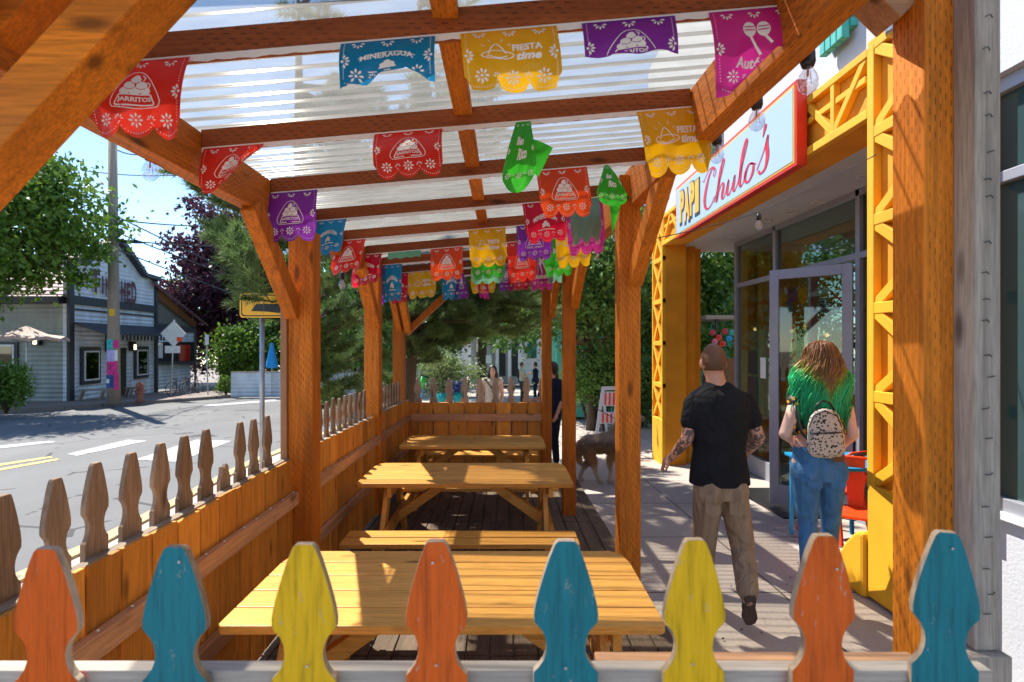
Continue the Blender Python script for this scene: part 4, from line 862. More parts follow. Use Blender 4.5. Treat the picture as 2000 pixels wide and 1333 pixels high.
SC_ = [[(-.35, 2.35, .03), (-.1, 2.2, .05), (.1, 2.45, .05), (.5, 2.75, .05), (1.0, 2.7, .07), (1.32, 2.3, .05), (1.2, 1.95, .04), (1.05, 2.15, .04), (1.1, 2.5, .06), (.85, 2.62, .09), (.5, 2.25, .16), (.2, 1.5, .26), (.08, .8, .27), (.22, .18, .18), (.6, -.05, .09), (1.0, .15, .06), (1.3, .55, .05)],
       [(1.25, .1, .05), (1.65, 1.0, .05), (2.1, 2.0, .05), (2.25, 2.5, .07), (2.08, 2.62, .12), (1.85, 2.0, .2), (1.68, 1.0, .21), (1.55, .02, .17)], [(1.58, .1, .05), (1.8, .7, .05), (2.1, 1.05, .07), (2.28, .9, .16), (2.2, .45, .21), (2.15, .08, .14), (2.35, 0, .06), (2.6, .4, .05), (2.8, 1.0, .08), (2.72, .5, .2), (2.72, .1, .15), (2.95, 0, .07), (3.2, .45, .05), (3.42, 1.0, .08), (3.34, .5, .2), (3.32, .1, .14), (3.5, 0, .06), (3.8, .5, .05), (4.2, 1.6, .05), (4.45, 2.45, .08), (4.3, 2.65, .12), (4.05, 1.8, .21), (3.92, .3, .18), (4.08, 0, .07), (4.35, .3, .05), (4.5, .7, .05)],
       [(4.95, .95, .07), (4.68, 1.0, .1), (4.42, .6, .19), (4.45, .12, .13), (4.75, -.02, .09), (5.05, .35, .17), (5.08, .85, .11), (4.85, .98, .05), (5.3, .75, .05)],
       [(5.75, 2.0, .04), (5.9, 2.5, .18), (5.85, 2.6, .10)], [(5.4, .3, .05), (5.9, 1.2, .05), (6.15, 1.9, .07), (6.1, 1.4, .18), (6.2, .7, .2), (6.05, .1, .13), (5.7, -.02, .09), (5.55, .2, .12)]]
rd = MB()
for stt in SC_: stroke(rd, [(x, y, w * 1.2 + .01) for x, y, w in stt], lambda u, v: sgn(1.12 + u * .262 + v * .02, .13 + v * .165, .004))
def fatten(): pass
rd.build('lettering', 'signred', sg)

# chairs and table by the porch
def metal_chair(loc, rz, label):
    t = thing('metal_chair', (0, 0, 0), label, 'chair', 'orange red metal chairs in the porch')
    q = [(-.17, -.18), (.17, -.18), (.20, .16), (.16, .19), (-.16, .19), (-.20, .16)]
    MB().prism(q, .025, lambda u, v, w: Vector((u, v, .44 + w))).build('seat', 'redor', t, bevel=.008)
    for sx_ in (-1, 1):
        MB().bar((sx_ * .16, -.16, .45), (sx_ * .21, -.24, 0), .05, .028, (1, 0, 0)).build('leg', 'redor', t, bevel=.006); MB().bar((sx_ * .16, .16, .45), (sx_ * .20, .22, 0), .05, .028, (1, 0, 0)).build('leg', 'redor', t, bevel=.006)
    MB().tube([(-.19, -.14, .45), (-.21, -.19, .62), (-.19, -.23, .78), (-.10, -.26, .85), (.10, -.26, .85), (.19, -.23, .78), (.21, -.19, .62), (.19, -.14, .45)], .014, 8).build('back_frame', 'redor', t, True)
    MB().prism([(-.055, .45), (.055, .45), (.075, .84), (-.075, .84)], .012, lambda u, v, w: Vector((u, -.17 - .09 * (v - .45) / .4 - w, v))).build('backrest', 'redor', t, bevel=.004)
    t.location = loc; t.rotation_euler = (0, 0, rz); return t
metal_chair((2.86, 4.38, -.02), R(150), 'near orange red metal chair beside the yellow pillar'); metal_chair((3.20, 5.25, -.06), R(20), 'farther red metal chair behind the blue table')
tb = thing('cafe_table', (3.02, 4.85, -.04), 'blue cafe table half hidden behind the yellow pillar', 'table')
bx('tabletop', 'bluem', tb, (2.72, 4.55, .72), (3.4, 5.25, .75), .006)
for x in (2.76, 3.34):
    for y in (4.6, 5.2): bx('leg', 'bluem', tb, (x, y, -.04), (x + .03, y + .03, .72), .003)

# ------------------------------------------------------------------ across the street: the corrugated tin building
A = P(135, 0, 23.5); B = P(303, 0, 30.5); A.z = B.z = 0
fd = (B - A); FL = fd.length; fd = fd.normalized(); fn_ = Vector((fd.y, -fd.x, 0))       # facade direction and outward normal (towards the street)
gA = gz(25)
def FP(u, v, w=0): return A + fd * u + fn_ * w + Vector((0, 0, v))
tn = thing('tin_building', (A.x - 3, 27, gA), 'grey corrugated tin building with black awning and TIN SHED lettering across the street', 'building')
def fbox(name, mat, u0, u1, v0, v1, w0, w1, par=tn, bev=0): return MB().prism([(u0, v0), (u1, v0), (u1, v1), (u0, v1)], w1 - w0, lambda u, v, w: FP(u, v, w + w0)).build(name, mat, par, bevel=bev)
def hy(py, u):     # world height of photo row py at distance u along the facade
    p = FP(u, 0); return CH - (py - VY) * p.y / FPX
zb = -.95; ze = hy(545, FL) ; z_band = hy(612, FL)
pk_u = FL * .46; zpk = CH + 4.6
ze = CH + 3.65; z_band0 = CH + 1.75; z_aw = CH + .72
# false front with stepped gable
gab = [(0, zb), (FL, zb), (FL, ze), (FL * .80, ze + .05), (FL * .74, ze + .35), (pk_u + .5, zpk + .35), (pk_u, zpk + .5), (pk_u - .5, zpk + .35), (FL * .18, ze + .35), (FL * .12, ze + .05), (0, ze)]
MB().prism(gab, .25, lambda u, v, w: FP(u, v, -w)).build('wall', 'tin', tn)
for a, b in zip(gab[2:], gab[3:] ):
    MB().bar(FP(a[0], a[1] + .02, .06), FP(b[0], b[1] + .02, .06), .55, .20).build('cornice', 'charcoal', tn)
fbox('trim', 'charcoal', -.16, .16, zb, ze, .0, .12); fbox('trim', 'charcoal', FL - .12, FL + .1, zb, ze, .0, .12); fbox('trim', 'charcoal', .16, FL - .12, z_band0, z_band0 + .38, .0, .10); fbox('trim', 'charcoal', .16, FL - .12, z_band0 - .26, z_band0 - .18, .0, .07)
aw = MB(); aw.add([FP(.1, z_aw + .25, .03), FP(FL, z_aw + .25, .03), FP(FL + .1, z_aw - .25, 1.3), FP(.3, z_aw - .25, 1.3), FP(.1, z_aw + .18, .03), FP(FL, z_aw + .18, .03), FP(FL + .1, z_aw - .31, 1.3), FP(.3, z_aw - .31, 1.3)], [(0, 1, 2, 3), (7, 6, 5, 4), (0, 4, 5, 1), (1, 5, 6, 2), (2, 6, 7, 3), (3, 7, 4, 0)])
aw.build('awning', 'charcoal', tn)
k = 0; n = 44
for i in range(n): 
    u = .3 + (FL - .2) * i / n
    if i % 2 == 0: fbox('awning_fringe', 'black', u, u + (FL - .2) / n * .9, z_aw - .55, z_aw - .31, 1.28, 1.31)
for a, b in ((.66, 2.03), (4.87, 6.2)):
    fb = fbox('window', 'charcoal', a, b, CH - 1.85, CH - .15, .02, .10); fb['_o'] = tn['_o']
    fbox('window_frame', 'white', a + .16, b - .16, CH - 1.68, CH - .32, .10, .14, fb); fbox('window_pane', 'glass2', a + .24, b - .24, CH - 1.60, CH - .40, .142, .150, fb)
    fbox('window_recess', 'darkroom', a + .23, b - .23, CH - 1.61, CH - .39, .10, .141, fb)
fbox('door', 'black', 3.45, 4.15, zb, CH - .2, .02, .06)
M['lamp'] = emis('wall_lamp_light', (1, .8, .45), 3)
for u in (2.55, 4.5): l = fbox('wall_lamp', 'black', u - .12, u + .12, CH - .38, CH + .12, .05, .28); l['_o'] = tn['_o']; fbox('lamp_glass', 'lamp', u - .06, u + .06, CH - .3, CH - .05, .28, .32, l)
tl = MB(); 
M['letred'] = plain('maroon_letters', (.10, .025, .03), .6)
def ftext(s, cx, cy, w, h, par, mat, bold=.05, wf=.12):
    mb = MB(); vs_, fs = text2d(s, bold); mb.add([FP(cx + x * w, cy + y * h, wf) for x, y in vs_], fs); return mb.build('lettering', mat, par)
zc = CH + 2.78
for i, (ch, u, w, h, dz) in enumerate((('T', 1.62, .62, 1.15, .12), ('I', 2.12, .13, .85, 0), ('N', 2.52, .36, .95, -.05), ('S', 3.2, .36, .95, -.05), ('H', 3.78, .40, 1.05, -.12), ('E', 4.25, .34, 1.05, -.16), ('D', 4.72, .46, 1.2, -.15))):
    ftext(ch, u, zc + dz, w, h, tn, 'letred')
# side walls and red roof
sw0 = A + Vector((-.0, .02, 0)); 
MB().box((A.x - 14, A.y + .02, zb), (A.x - .02, A.y + .2, CH + 2.15)).build('side_wall', 'tingreen', tn)
MB().add([(A.x - 15, A.y - .5, CH + 2.05), (A.x - .1, A.y - .3, CH + 2.05), (A.x - 1, A.y + 6, CH + 4.9), (A.x - 15, A.y + 6, CH + 4.9)], [(0, 1, 2, 3)]).build('roof', 'tinroof', tn)
MB().box((A.x - 15, A.y - .45, CH + 1.75), (A.x - .1, A.y + .02, CH + 2.03)).build('eave', 'black', tn)
def swin(px0, px1, py0, py1):
    a = P(px0, py0, A.y); b = P(px1, py1, A.y)
    w = MB().box((a.x, A.y - .06, b.z), (b.x, A.y + .02, a.z)).build('window', 'charcoal', tn); w['_o'] = tn['_o']
    MB().box((a.x + .12, A.y - .10, b.z + .12), (b.x - .12, A.y - .06, a.z - .12)).build('window_frame', 'white', w); MB().box((a.x + .2, A.y - .115, b.z + .2), (b.x - .2, A.y - .10, a.z - .2)).build('window_pane', 'glass2', w)
swin(-30, 36, 668, 722)
p = P(76, 668, A.y); w = MB().box((p.x - .15, A.y - .2, p.z - .15), (p.x + .15, A.y, p.z + .25)).build('wall_lamp', 'black', tn); w['_o'] = tn['_o']; MB().box((p.x - .07, A.y - .22, p.z - .1), (p.x + .07, A.y - .2, p.z + .15)).build('lamp_glass', 'lamp', w)
# right annex with sloping orange timbered gable
an = thing('annex_building', (B.x, 32, gz(31)), 'low annex with rust red sloping eave beside the tin building', 'building')
def AP(px, py, dy=0, Y0=31.0): return P(px, py, Y0 + (px - 303) * .055 + dy)
def apoly(name, mat, pts, th=.2, dy=0): 
    return MB().prism(pts, th, lambda u, v, w: AP(u, v, dy + w)).build(name, mat, an)
M['annexwall'] = plain('grey_plaster', (.18, .17, .15), .9); M['rustwood'] = wood('rust_timber', (.30, .13, .05), 'Y', knots=False)
apoly('wall', 'annexwall', [(303, 555), (303, 640), (382, 640), (380, 632)])
apoly('fascia', 'charcoal', [(303, 632), (303, 650), (384, 650), (384, 640)], .15, -.25); apoly('wall', 'tin', [(303, 650), (303, 668), (384, 668), (384, 650)], .2, -.1)
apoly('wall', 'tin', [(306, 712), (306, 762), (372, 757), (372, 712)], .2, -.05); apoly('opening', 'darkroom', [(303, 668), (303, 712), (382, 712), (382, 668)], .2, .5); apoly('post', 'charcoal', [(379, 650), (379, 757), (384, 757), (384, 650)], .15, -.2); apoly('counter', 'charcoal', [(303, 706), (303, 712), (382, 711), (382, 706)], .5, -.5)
apoly('menu_board', 'red', [(350, 674), (350, 705), (372, 705), (372, 674)], .05, .3); apoly('menu_sheet', 'paperwhite', [(308, 670), (308, 700), (318, 700), (318, 670)], .05, .2)
MB().add([AP(300, 548, -.9), AP(407, 634, -.9), AP(407, 634, 3), AP(300, 548, 3), AP(300, 556, -.9), AP(407, 640, -.9), AP(407, 640, 3), AP(300, 556, 3)], [(0, 1, 2, 3), (7, 6, 5, 4), (0, 4, 5, 1), (1, 5, 6, 2), (2, 6, 7, 3), (3, 7, 4, 0)]).build('roof', 'tinroof', an)
MB().add([AP(302, 558, -.6), AP(385, 633, -.6), AP(380, 640, -.3), AP(303, 580, -.3)], [(0, 1, 2, 3)]).build('eave_timber', 'rustwood', an)
# utility pole with stickers
pp = G(222, 789); pr_ = .17; zp = pp.z
up = thing('utility_pole', pp, 'tall weathered timber utility pole covered in colourful posters at its foot', 'utility pole')
MB().tube([pp, pp + Vector((0, 0, 4)), pp + Vector((-.05, 0, 11.5))], [.245, .20, .15], 18).build('pole_shaft', 'polewood', up, True)
pc = [('teal', .9), ('paperwhite', .7), ('magenta', .6), ('navyp', .8), ('crimson', .5), ('mint', .5), ('blue', .6), ('yellow', .4)]
M['navyp'] = plain('navy_poster', (.03, .07, .25), .7, noise=.5, nscale=12); M['magp'] = plain('magenta_poster', (.75, .03, .25), .7, noise=.3, nscale=14); M['lilacp'] = plain('lilac_poster', (.5, .42, .75), .7, noise=.3, nscale=14); M['turqp'] = plain('turquoise_poster', (.05, .45, .45), .7, noise=.5, nscale=14); M['yellp'] = plain('yellow_poster', (.8, .5, .03), .7)
for nm_, py0, py1, a0, a1, mt in (('poster', 663, 683, -150, -60, 'turqp'), ('poster', 665, 680, -58, -10, 'magp'), ('poster', 684, 708, -150, -50, 'lilacp'), ('poster', 706, 732, -150, -25, 'magp'), ('poster', 710, 722, -110, -70, 'letred'), ('poster', 732, 757, -155, -55, 'navyp'), ('poster', 728, 762, -50, -15, 'magp'), ('poster', 740, 748, -130, -90, 'paperwhite'), ('poster', 684, 705, -48, -20, 'paperwhite'), ('poster', 604, 618, -100, -45, 'yellp'), ('poster', 690, 698, -120, -80, 'magp')):
    z0 = CH - (py1 - VY) * pp.y / FPX; z1 = CH - (py0 - VY) * pp.y / FPX; mb = MB(); V_ = []
    r = (.245 - .011 * (z0 - zp)) + .006 + random.random() * .005
    for i in range(9):
        a = R(a0 + (a1 - a0) * i / 8); V_ += [(pp.x + r * math.cos(a), pp.y + r * math.sin(a), z0), (pp.x + r * math.cos(a), pp.y + r * math.sin(a), z1)]
    mb.add(V_, [(2 * i, 2 * i + 2, 2 * i + 3, 2 * i + 1) for i in range(8)]).build(nm_, mt, up)
MB().bar(P(235, 472, pp.y), P(273, 473, pp.y), .25, .10).build('lamp_arm', 'charcoal', up)
def wire(a, b, r=.02, sag=.25, label=''): 
    return tag(cable([a, b], r * 1.6, sag, 14).build('power_line', 'black'), label, 'power line', 'power lines over the street')
Yp = pp.y
ws = [((-120, 385, 20), (222, 478, Yp), 'upper left power line sloping to the pole'), ((-120, 408, 20), (222, 492, Yp), 'lower left power line sloping to the pole'), ((-80, 335, 16), (222, 445, Yp), 'thin wire rising left of the pole'),
      ((222, 420, Yp), (700, 640, 60), 'upper wire running right from the pole down the street'), ((228, 455, Yp), (640, 600, 60), 'middle wire running right from the pole'), ((228, 488, Yp), (700, 655, 60), 'lower thick wire running down the street'), ((240, 470, Yp), (560, 475, 40), 'level wire right of the pole beside the lamp arm'),
      ((160, 333, 30), (420, 337, 30), 'level wire above the leafy tree'), ((225, 292, Yp), (300, 293, 30), 'short wire at the top of the pole'), ((230, 430, Yp), (520, 435, 35), 'thin level wire beside the purple tree')]
for a, b, lb_ in ws: wire(P(*a), P(*b), .018, .25, lb_)
# hydrant
h = G(273, 785); hy_ = thing('fire_hydrant', h, 'rusty red fire hydrant beside the utility pole', 'hydrant')
M['rust'] = plain('rust_red_iron', (.32, .10, .06), .7, noise=.4, nscale=12)
MB().lathe([(0, 0), (.17, 0), (.17, .05), (.12, .07), (.12, .55), (.16, .57), (.16, .62), (.15, .70), (.09, .80), (.04, .83), (.04, .88), (0, .88)], h, 18).build('barrel', 'rust', hy_, True)
MB().tube([h + Vector((-.2, 0, .45)), h + Vector((.2, 0, .45))], .06, 12).build('nozzle', 'rust', hy_, True); MB().tube([h + Vector((0, -.2, .4)), h + Vector((0, .0, .4))], .075, 12).build('nozzle', 'rust', hy_, True)
# sign posts
s = G(333, 776); sp_ = thing('diamond_sign', s, 'back of a diamond street sign with stickers in front of the annex', 'street sign')
sy = s.y; MB().tube([s, P(341, 625, sy)], .035, 10).build('sign_pole', 'steel', sp_, True)
d = [P(339, 627, sy - .05), P(363, 652, sy - .05), P(339, 678, sy - .05), P(313, 652, sy - .05)]; MB().add(d + [v + Vector((0, .03, 0)) for v in d], [(0, 1, 2, 3), (7, 6, 5, 4), (0, 4, 5, 1), (1, 5, 6, 2), (2, 6, 7, 3), (3, 7, 4, 0)]).build('diamond_plate', 'white', sp_)
for a, b, c_, e_ in ((322, 352, 676, 690),): MB().box(P(a, e_, sy - .08), P(b, c_, sy - .05)).build('small_plate', 'white', sp_)
MB().box(P(345, 668, sy - .07), P(356, 659, sy - .052)).build('sticker', 'redor', sp_)
s = G(406, 771); sp2 = thing('parking_sign', s, 'narrow parking sign on a thin pole at the far kerb', 'street sign'); MB().tube([s, P(403, 655, s.y)], .035, 8).build('sign_pole', 'steel', sp2); MB().box(P(400, 674, s.y - .06), P(408, 654, s.y - .03)).build('sign_plate', 'white', sp2)
# yellow arrow sign beside the pine
q0 = P(512, 985, 6.3); ys_ = thing('arrow_sign', q0, 'yellow road sign with black arrow half covered by pine needles', 'street sign')
MB().tube([q0, P(512, 590, 6.3)], .028, 10).build('sign_pole', 'steel', ys_, True)
def SP(px, py, d=0): return P(px, py, 6.24 - d)
def rrect(x0, y0, x1, y1, r): 
    o = []
    for cx, cy, a in ((x1 - r, y0 + r, -90), (x1 - r, y1 - r, 0), (x0 + r, y1 - r, 90), (x0 + r, y0 + r, 180)):
        for k in range(5): o.append((cx + r * math.cos(R(a + k * 22.5)), cy + r * math.sin(R(a + k * 22.5))))
    return o
M['signyel'] = plain('sign_yellow', (.95, .50, .01), .4, noise=.04)
for x0, y0, x1, y1, mt, d, nm_ in ((468, 573, 600, 621, 'signyel', 0, 'sign_plate'), (471, 576, 597, 618, 'black', .004, 'border_line'), (473, 578, 595, 616, 'signyel', .006, 'sign_face')):
    MB().prism(rrect(x0, y0, x1, y1, 6), .003, lambda u, v, w: SP(u, v, d + w)).build(nm_, mt, ys_)
MB().prism([(490, 608), (500, 594), (545, 594), (545, 586), (575, 600), (545, 612), (520, 609)], .002, lambda u, v, w: SP(u, v, .009 + w)).build('arrow', 'black', ys_)
# umbrellas, low fence, benches, bicycles, planters
def umbrella(p, r, h0, h1, mat, label, closed=False):
    t = thing('patio_umbrella', p, label, 'umbrella'); MB().tube([p, p + Vector((0, 0, h1))], .03, 8).build('pole', 'steel', t)
    mb = MB()
    if closed: mb.lathe([(.05, h1), (.12, h1 - .3), (.30, h0 + .1), (.26, h0), (.05, h0 + .05)], p, 12)
    else:
        n = 8
        for k in range(n):
            a, b = 2 * math.pi * k / n, 2 * math.pi * (k + 1) / n; c = Vector((0, 0, h1)); A_ = Vector((r * math.cos(a), r * math.sin(a), h0)); B_ = Vector((r * math.cos(b), r * math.sin(b), h0)); m_ = (A_ + B_) / 2 + Vector((0, 0, .1)) ; mid = lambda q: c.lerp(q, .5) + Vector((0, 0, -.08))
            mb.add([p + v for v in (c, mid(A_), mid(B_), A_, m_, B_, A_ - Vector((0, 0, .12)), m_ - Vector((0, 0, .12)), B_ - Vector((0, 0, .12)))], [(0, 1, 2), (1, 3, 4), (1, 4, 2), (2, 4, 5), (3, 6, 7, 4), (4, 7, 8, 5)])
    mb.build('canopy', mat, t); return t
M['beige'] = plain('beige_canvas', (.55, .40, .33), .8); M['bluec'] = plain('blue_canvas', (.02, .30, .70), .7)
u0 = P(52, 0, 21.5); u0.z = gz(21.5); umbrella(u0, 1.35, CH + .2 - u0.z, CH + .72 - u0.z, 'beige', 'open beige umbrella against the olive side wall of the tin building')
u0 = P(531, 0, 27); u0.z = gz(27); umbrella(u0, 1, CH - 1.2 - u0.z, CH + .05 - u0.z, 'bluec', 'folded blue umbrella behind the low corrugated fence', True)
lf = thing('low_fence', P(500, 760, 27), 'low corrugated grey fence beside the street at the folded blue umbrella', 'fence')
a = P(453, 768, 27.5); b = P(700, 758, 27.5); MB().box((a.x, 27.4, a.z - .2), (b.x, 27.5, P(0, 728, 27.5).z)).build('fence_panel', 'tin', lf); MB().box((a.x, 27.36, P(0, 728, 27.5).z), (b.x, 27.52, P(0, 726, 27.5).z)).build('cap_rail', 'greyX', lf)
def bench(px0, px1, Y, label):
    a = P(px0, 0, Y); b = P(px1, 0, Y); g = gz(Y); t = thing('wooden_bench', ((a.x + b.x) / 2, Y, g), label, 'bench', 'benches along the tin wall')
    MB().box((a.x, Y - .2, g + .42), (b.x, Y + .2, g + .48)).build('seat', 'greyX', t)
    for x in (a.x + .15, b.x - .15): MB().bar((x, Y - .12, g + .42), (x - .12, Y - .16, g), .3, .06).build('leg', 'greyZ', t)
bench(160, 213, 24.0, 'wooden bench left of the utility pole'); bench(248, 268, 26.0, 'wooden bench behind the hydrant')
def bicycle(p, rz, label, sc=1.0, col='black'):
    t = thing('bicycle', (0, 0, 0), label, 'bicycle', 'parked bicycles')
    for x in (-.5, .5):
        w = MB(); w.tube([(x + .33 * math.cos(a * math.pi / 10), 0, .34 + .33 * math.sin(a * math.pi / 10)) for a in range(21)], .018, 6).build('wheel', 'black', t)
        s_ = MB()
        for k in range(8): s_.tube([(x, 0, .34), (x + .32 * math.cos(k * math.pi / 4), 0, .34 + .32 * math.sin(k * math.pi / 4))], .003, 4)
        s_.build('spokes', 'steel', t)
    f = MB()
    for a, b in (((-.5, .34), (-.15, .34)), ((-.15, .34), (-.22, .82)), ((-.5, .34), (-.2, .72)), ((-.2, .72), (.38, .80)), ((-.15, .34), (.38, .72)), ((.5, .34), (.38, .92))): f.tube([(a[0], 0, a[1]), (b[0], 0, b[1])], .018, 6)
    f.build('frame', col, t); MB().tube([(.36, -.25, .95), (.38, 0, .92), (.36, .25, .95)], .014, 6).build('handlebar', 'steel', t); MB().box((-.34, -.06, .82), (-.12, .06, .86)).build('saddle', 'black', t)
    t.location = p; t.rotation_euler = (0, 0, rz); t.scale = (sc,) * 3; return t
p = G(346, 772); bicycle(p + Vector((0, .2, 0)), R(75), 'dark bicycle chained behind the diamond sign'); bicycle(p + Vector((.45, .5, 0)), R(80), 'second dark bicycle beside the annex counter')

# ------------------------------------------------------------------ trees and plants
def leaf_quads(C0, size, rng_, up=.35):     # C0 (n,3) centres -> folded leaf quads
    n = len(C0); d = rng_.normal(size=(n, 3)); d[:, 2] -= up; d /= np.linalg.norm(d, axis=1)[:, None]
    e = rng_.normal(size=(n, 3)); e -= (e * d).sum(1)[:, None] * d; e /= np.linalg.norm(e, axis=1)[:, None]
    s_ = size * (.6 + .8 * rng_.random(n))[:, None]
    V_ = np.stack([C0 - d * s_ * .5, C0 + e * s_ * .30, C0 + d * s_ * .55, C0 - e * s_ * .30], 1).reshape(-1, 3)
    return V_, np.arange(4 * n).reshape(n, 4)
def tree(name, base, h, crown_c, crown_r, mat, label, cat='tree', nclump=60, nleaf=160, leaf=.14, trunk_r=.22, limbs=9, group=None, seed=1, clump=.5, lean=(0, 0)):
    rg = np.random.default_rng(seed); rr = random.Random(seed); base = Vector(base); t = thing(name, base, label, cat, group)
    cc = Vector(crown_c); cr = np.array(crown_r)
    d = rg.normal(size=(nclump, 3)); d /= np.linalg.norm(d, axis=1)[:, None]; rad = .45 + .6 * rg.random(nclump) ** .6
    cl = np.array(cc) + d * rad[:, None] * cr * (1 + .15 * np.sin(d[:, :1] * 7 + seed))
    k = rg.integers(0, nclump, nclump * nleaf); sc_ = clump * (.6 + .8 * rg.random(nclump))
    pts = cl[k] + rg.normal(size=(len(k), 3)) * (sc_[k] * .5)[:, None] * np.array([1, 1, .62])
    V_, F_ = leaf_quads(pts, leaf, rg); np_mesh('crown', V_, F_, mat, t)
    mb = MB(); top = cc + Vector((0, 0, cr[2] * .3)); mid = base.lerp(top, .45) + Vector((rr.uniform(-.2, .2), rr.uniform(-.2, .2), 0))
    mb.tube([base - Vector((0, 0, .2)), base + Vector((0, 0, .3)), mid, top], [trunk_r * 1.3, trunk_r, trunk_r * .75, trunk_r * .3], 12)
    for i in range(limbs):
        e = Vector(cl[rr.randrange(nclump)]); s0_ = mid.lerp(top, rr.random() * .6 - .1); m_ = s0_.lerp(e, .5) + Vector((rr.uniform(-.3, .3), rr.uniform(-.3, .3), rr.uniform(-.1, .4)))
        mb.tube([s0_, m_, e], [trunk_r * .42, trunk_r * .25, trunk_r * .08], 7)
        for q in range(2):
            e2 = Vector(cl[rr.randrange(nclump)]); 
            if (e2 - m_).length < max(cr) * 1.1: mb.tube([m_, m_.lerp(e2, .5) + Vector((0, 0, .15)), e2], [trunk_r * .2, trunk_r * .12, trunk_r * .05], 5)
    mb.build('trunk', 'bark', t, True); return t
def gp3(px, Y): p = P(px, 0, Y); p.z = gz(Y); return p
# big leafy tree over the far corner (its crown reaches px 0-245, py 280-620)
tree('maple_tree', gp3(-95, 19.5), 9, P(-18, 440, 19), (3.2, 2.6, 2.6), 'leaf', 'large sunlit leafy green tree at left beside the tin building', nclump=115, nleaf=230, leaf=.20, trunk_r=.26, limbs=16, seed=3, clump=.9)
tree('maple_tree', gp3(-420, 22), 9, P(-260, 420, 22), (4, 3.4, 3.6), 'leaf', 'leafy tree reaching in from the left edge', nclump=50, nleaf=150, leaf=.24, seed=13, clump=1.3)
tree('plum_tree', gp3(440, 40), 11, P(425, 560, 40), (3.5, 3.4, 5.4), 'plum', 'tall dark purple leaved tree behind the annex', nclump=110, nleaf=170, leaf=.34, trunk_r=.35, seed=4, clump=1.6)
tree('plum_tree', gp3(500, 43), 11, P(500, 610, 43), (3, 3.4, 3.6), 'plum', 'lower purple leaved tree right of the tall one', nclump=50, nleaf=150, leaf=.34, trunk_r=.3, seed=14, clump=1.5)
tree('garden_tree', gp3(490, 33), 4, P(492, 685, 33), (1.8, 1.5, 1.6), 'leaf', 'bright green shrubby tree behind the low corrugated fence', nclump=40, nleaf=150, leaf=.22, seed=5, clump=.9)
tree('garden_tree', gp3(600, 36), 5, P(600, 660, 36), (3.4, 2, 3.0), 'leafdark', 'dark green tree behind the post on the street side', nclump=50, nleaf=150, leaf=.26, seed=6, clump=1.2)
tree('garden_tree', gp3(360, 46), 5, P(365, 600, 46), (2, 2, 2.2), 'leaf', 'light green tree between the annex roof and the purple tree', nclump=30, nleaf=120, leaf=.3, seed=26, clump=1.2)
def bush(px, py0, py1, Y, rx, mat, label, leaf=.08, n=30, m=120, seed=1, planter=None, cl=.3, name='bush'):
    c = P(px, (py0 + py1) / 2, Y); rz = (py1 - py0) / 2 * Y / FPX; b = Vector((c.x, Y, gz(Y)))
    t = thing(name, b, label, 'bush' if name == 'bush' else 'plant'); rg = np.random.default_rng(seed)
    d = rg.normal(size=(n, 3)); d /= np.linalg.norm(d, axis=1)[:, None]; cn = np.array(c) + d * (.4 + .55 * rg.random(n))[:, None] * np.array((rx, rx * .8, rz)); k = rg.integers(0, n, n * m)
    pts = cn[k] + rg.normal(size=(n * m, 3)) * cl * .5; pts[:, 2] = np.maximum(pts[:, 2], b.z + .03)
    V_, F_ = leaf_quads(pts, leaf, rg, 0); np_mesh('foliage', V_, F_, mat, t)
    mb = MB(); 
    for q in range(7): e = Vector(cn[q % n]); mb.tube([b, b.lerp(e, .5) + Vector((random.uniform(-.1, .1), 0, .1)), e], [.03, .02, .008], 6)
    mb.build('stem', 'bark', t); return t
bush(12, 712, 795, 17.5, .75, 'leaf', 'bright green bush at the left edge by the pavement', .10, 40, 130, 2, cl=.3)
bush(441, 738, 770, 28, .4, 'leaf', 'small potted bush at the end of the low corrugated fence', .10, 14, 80, 3, cl=.25)
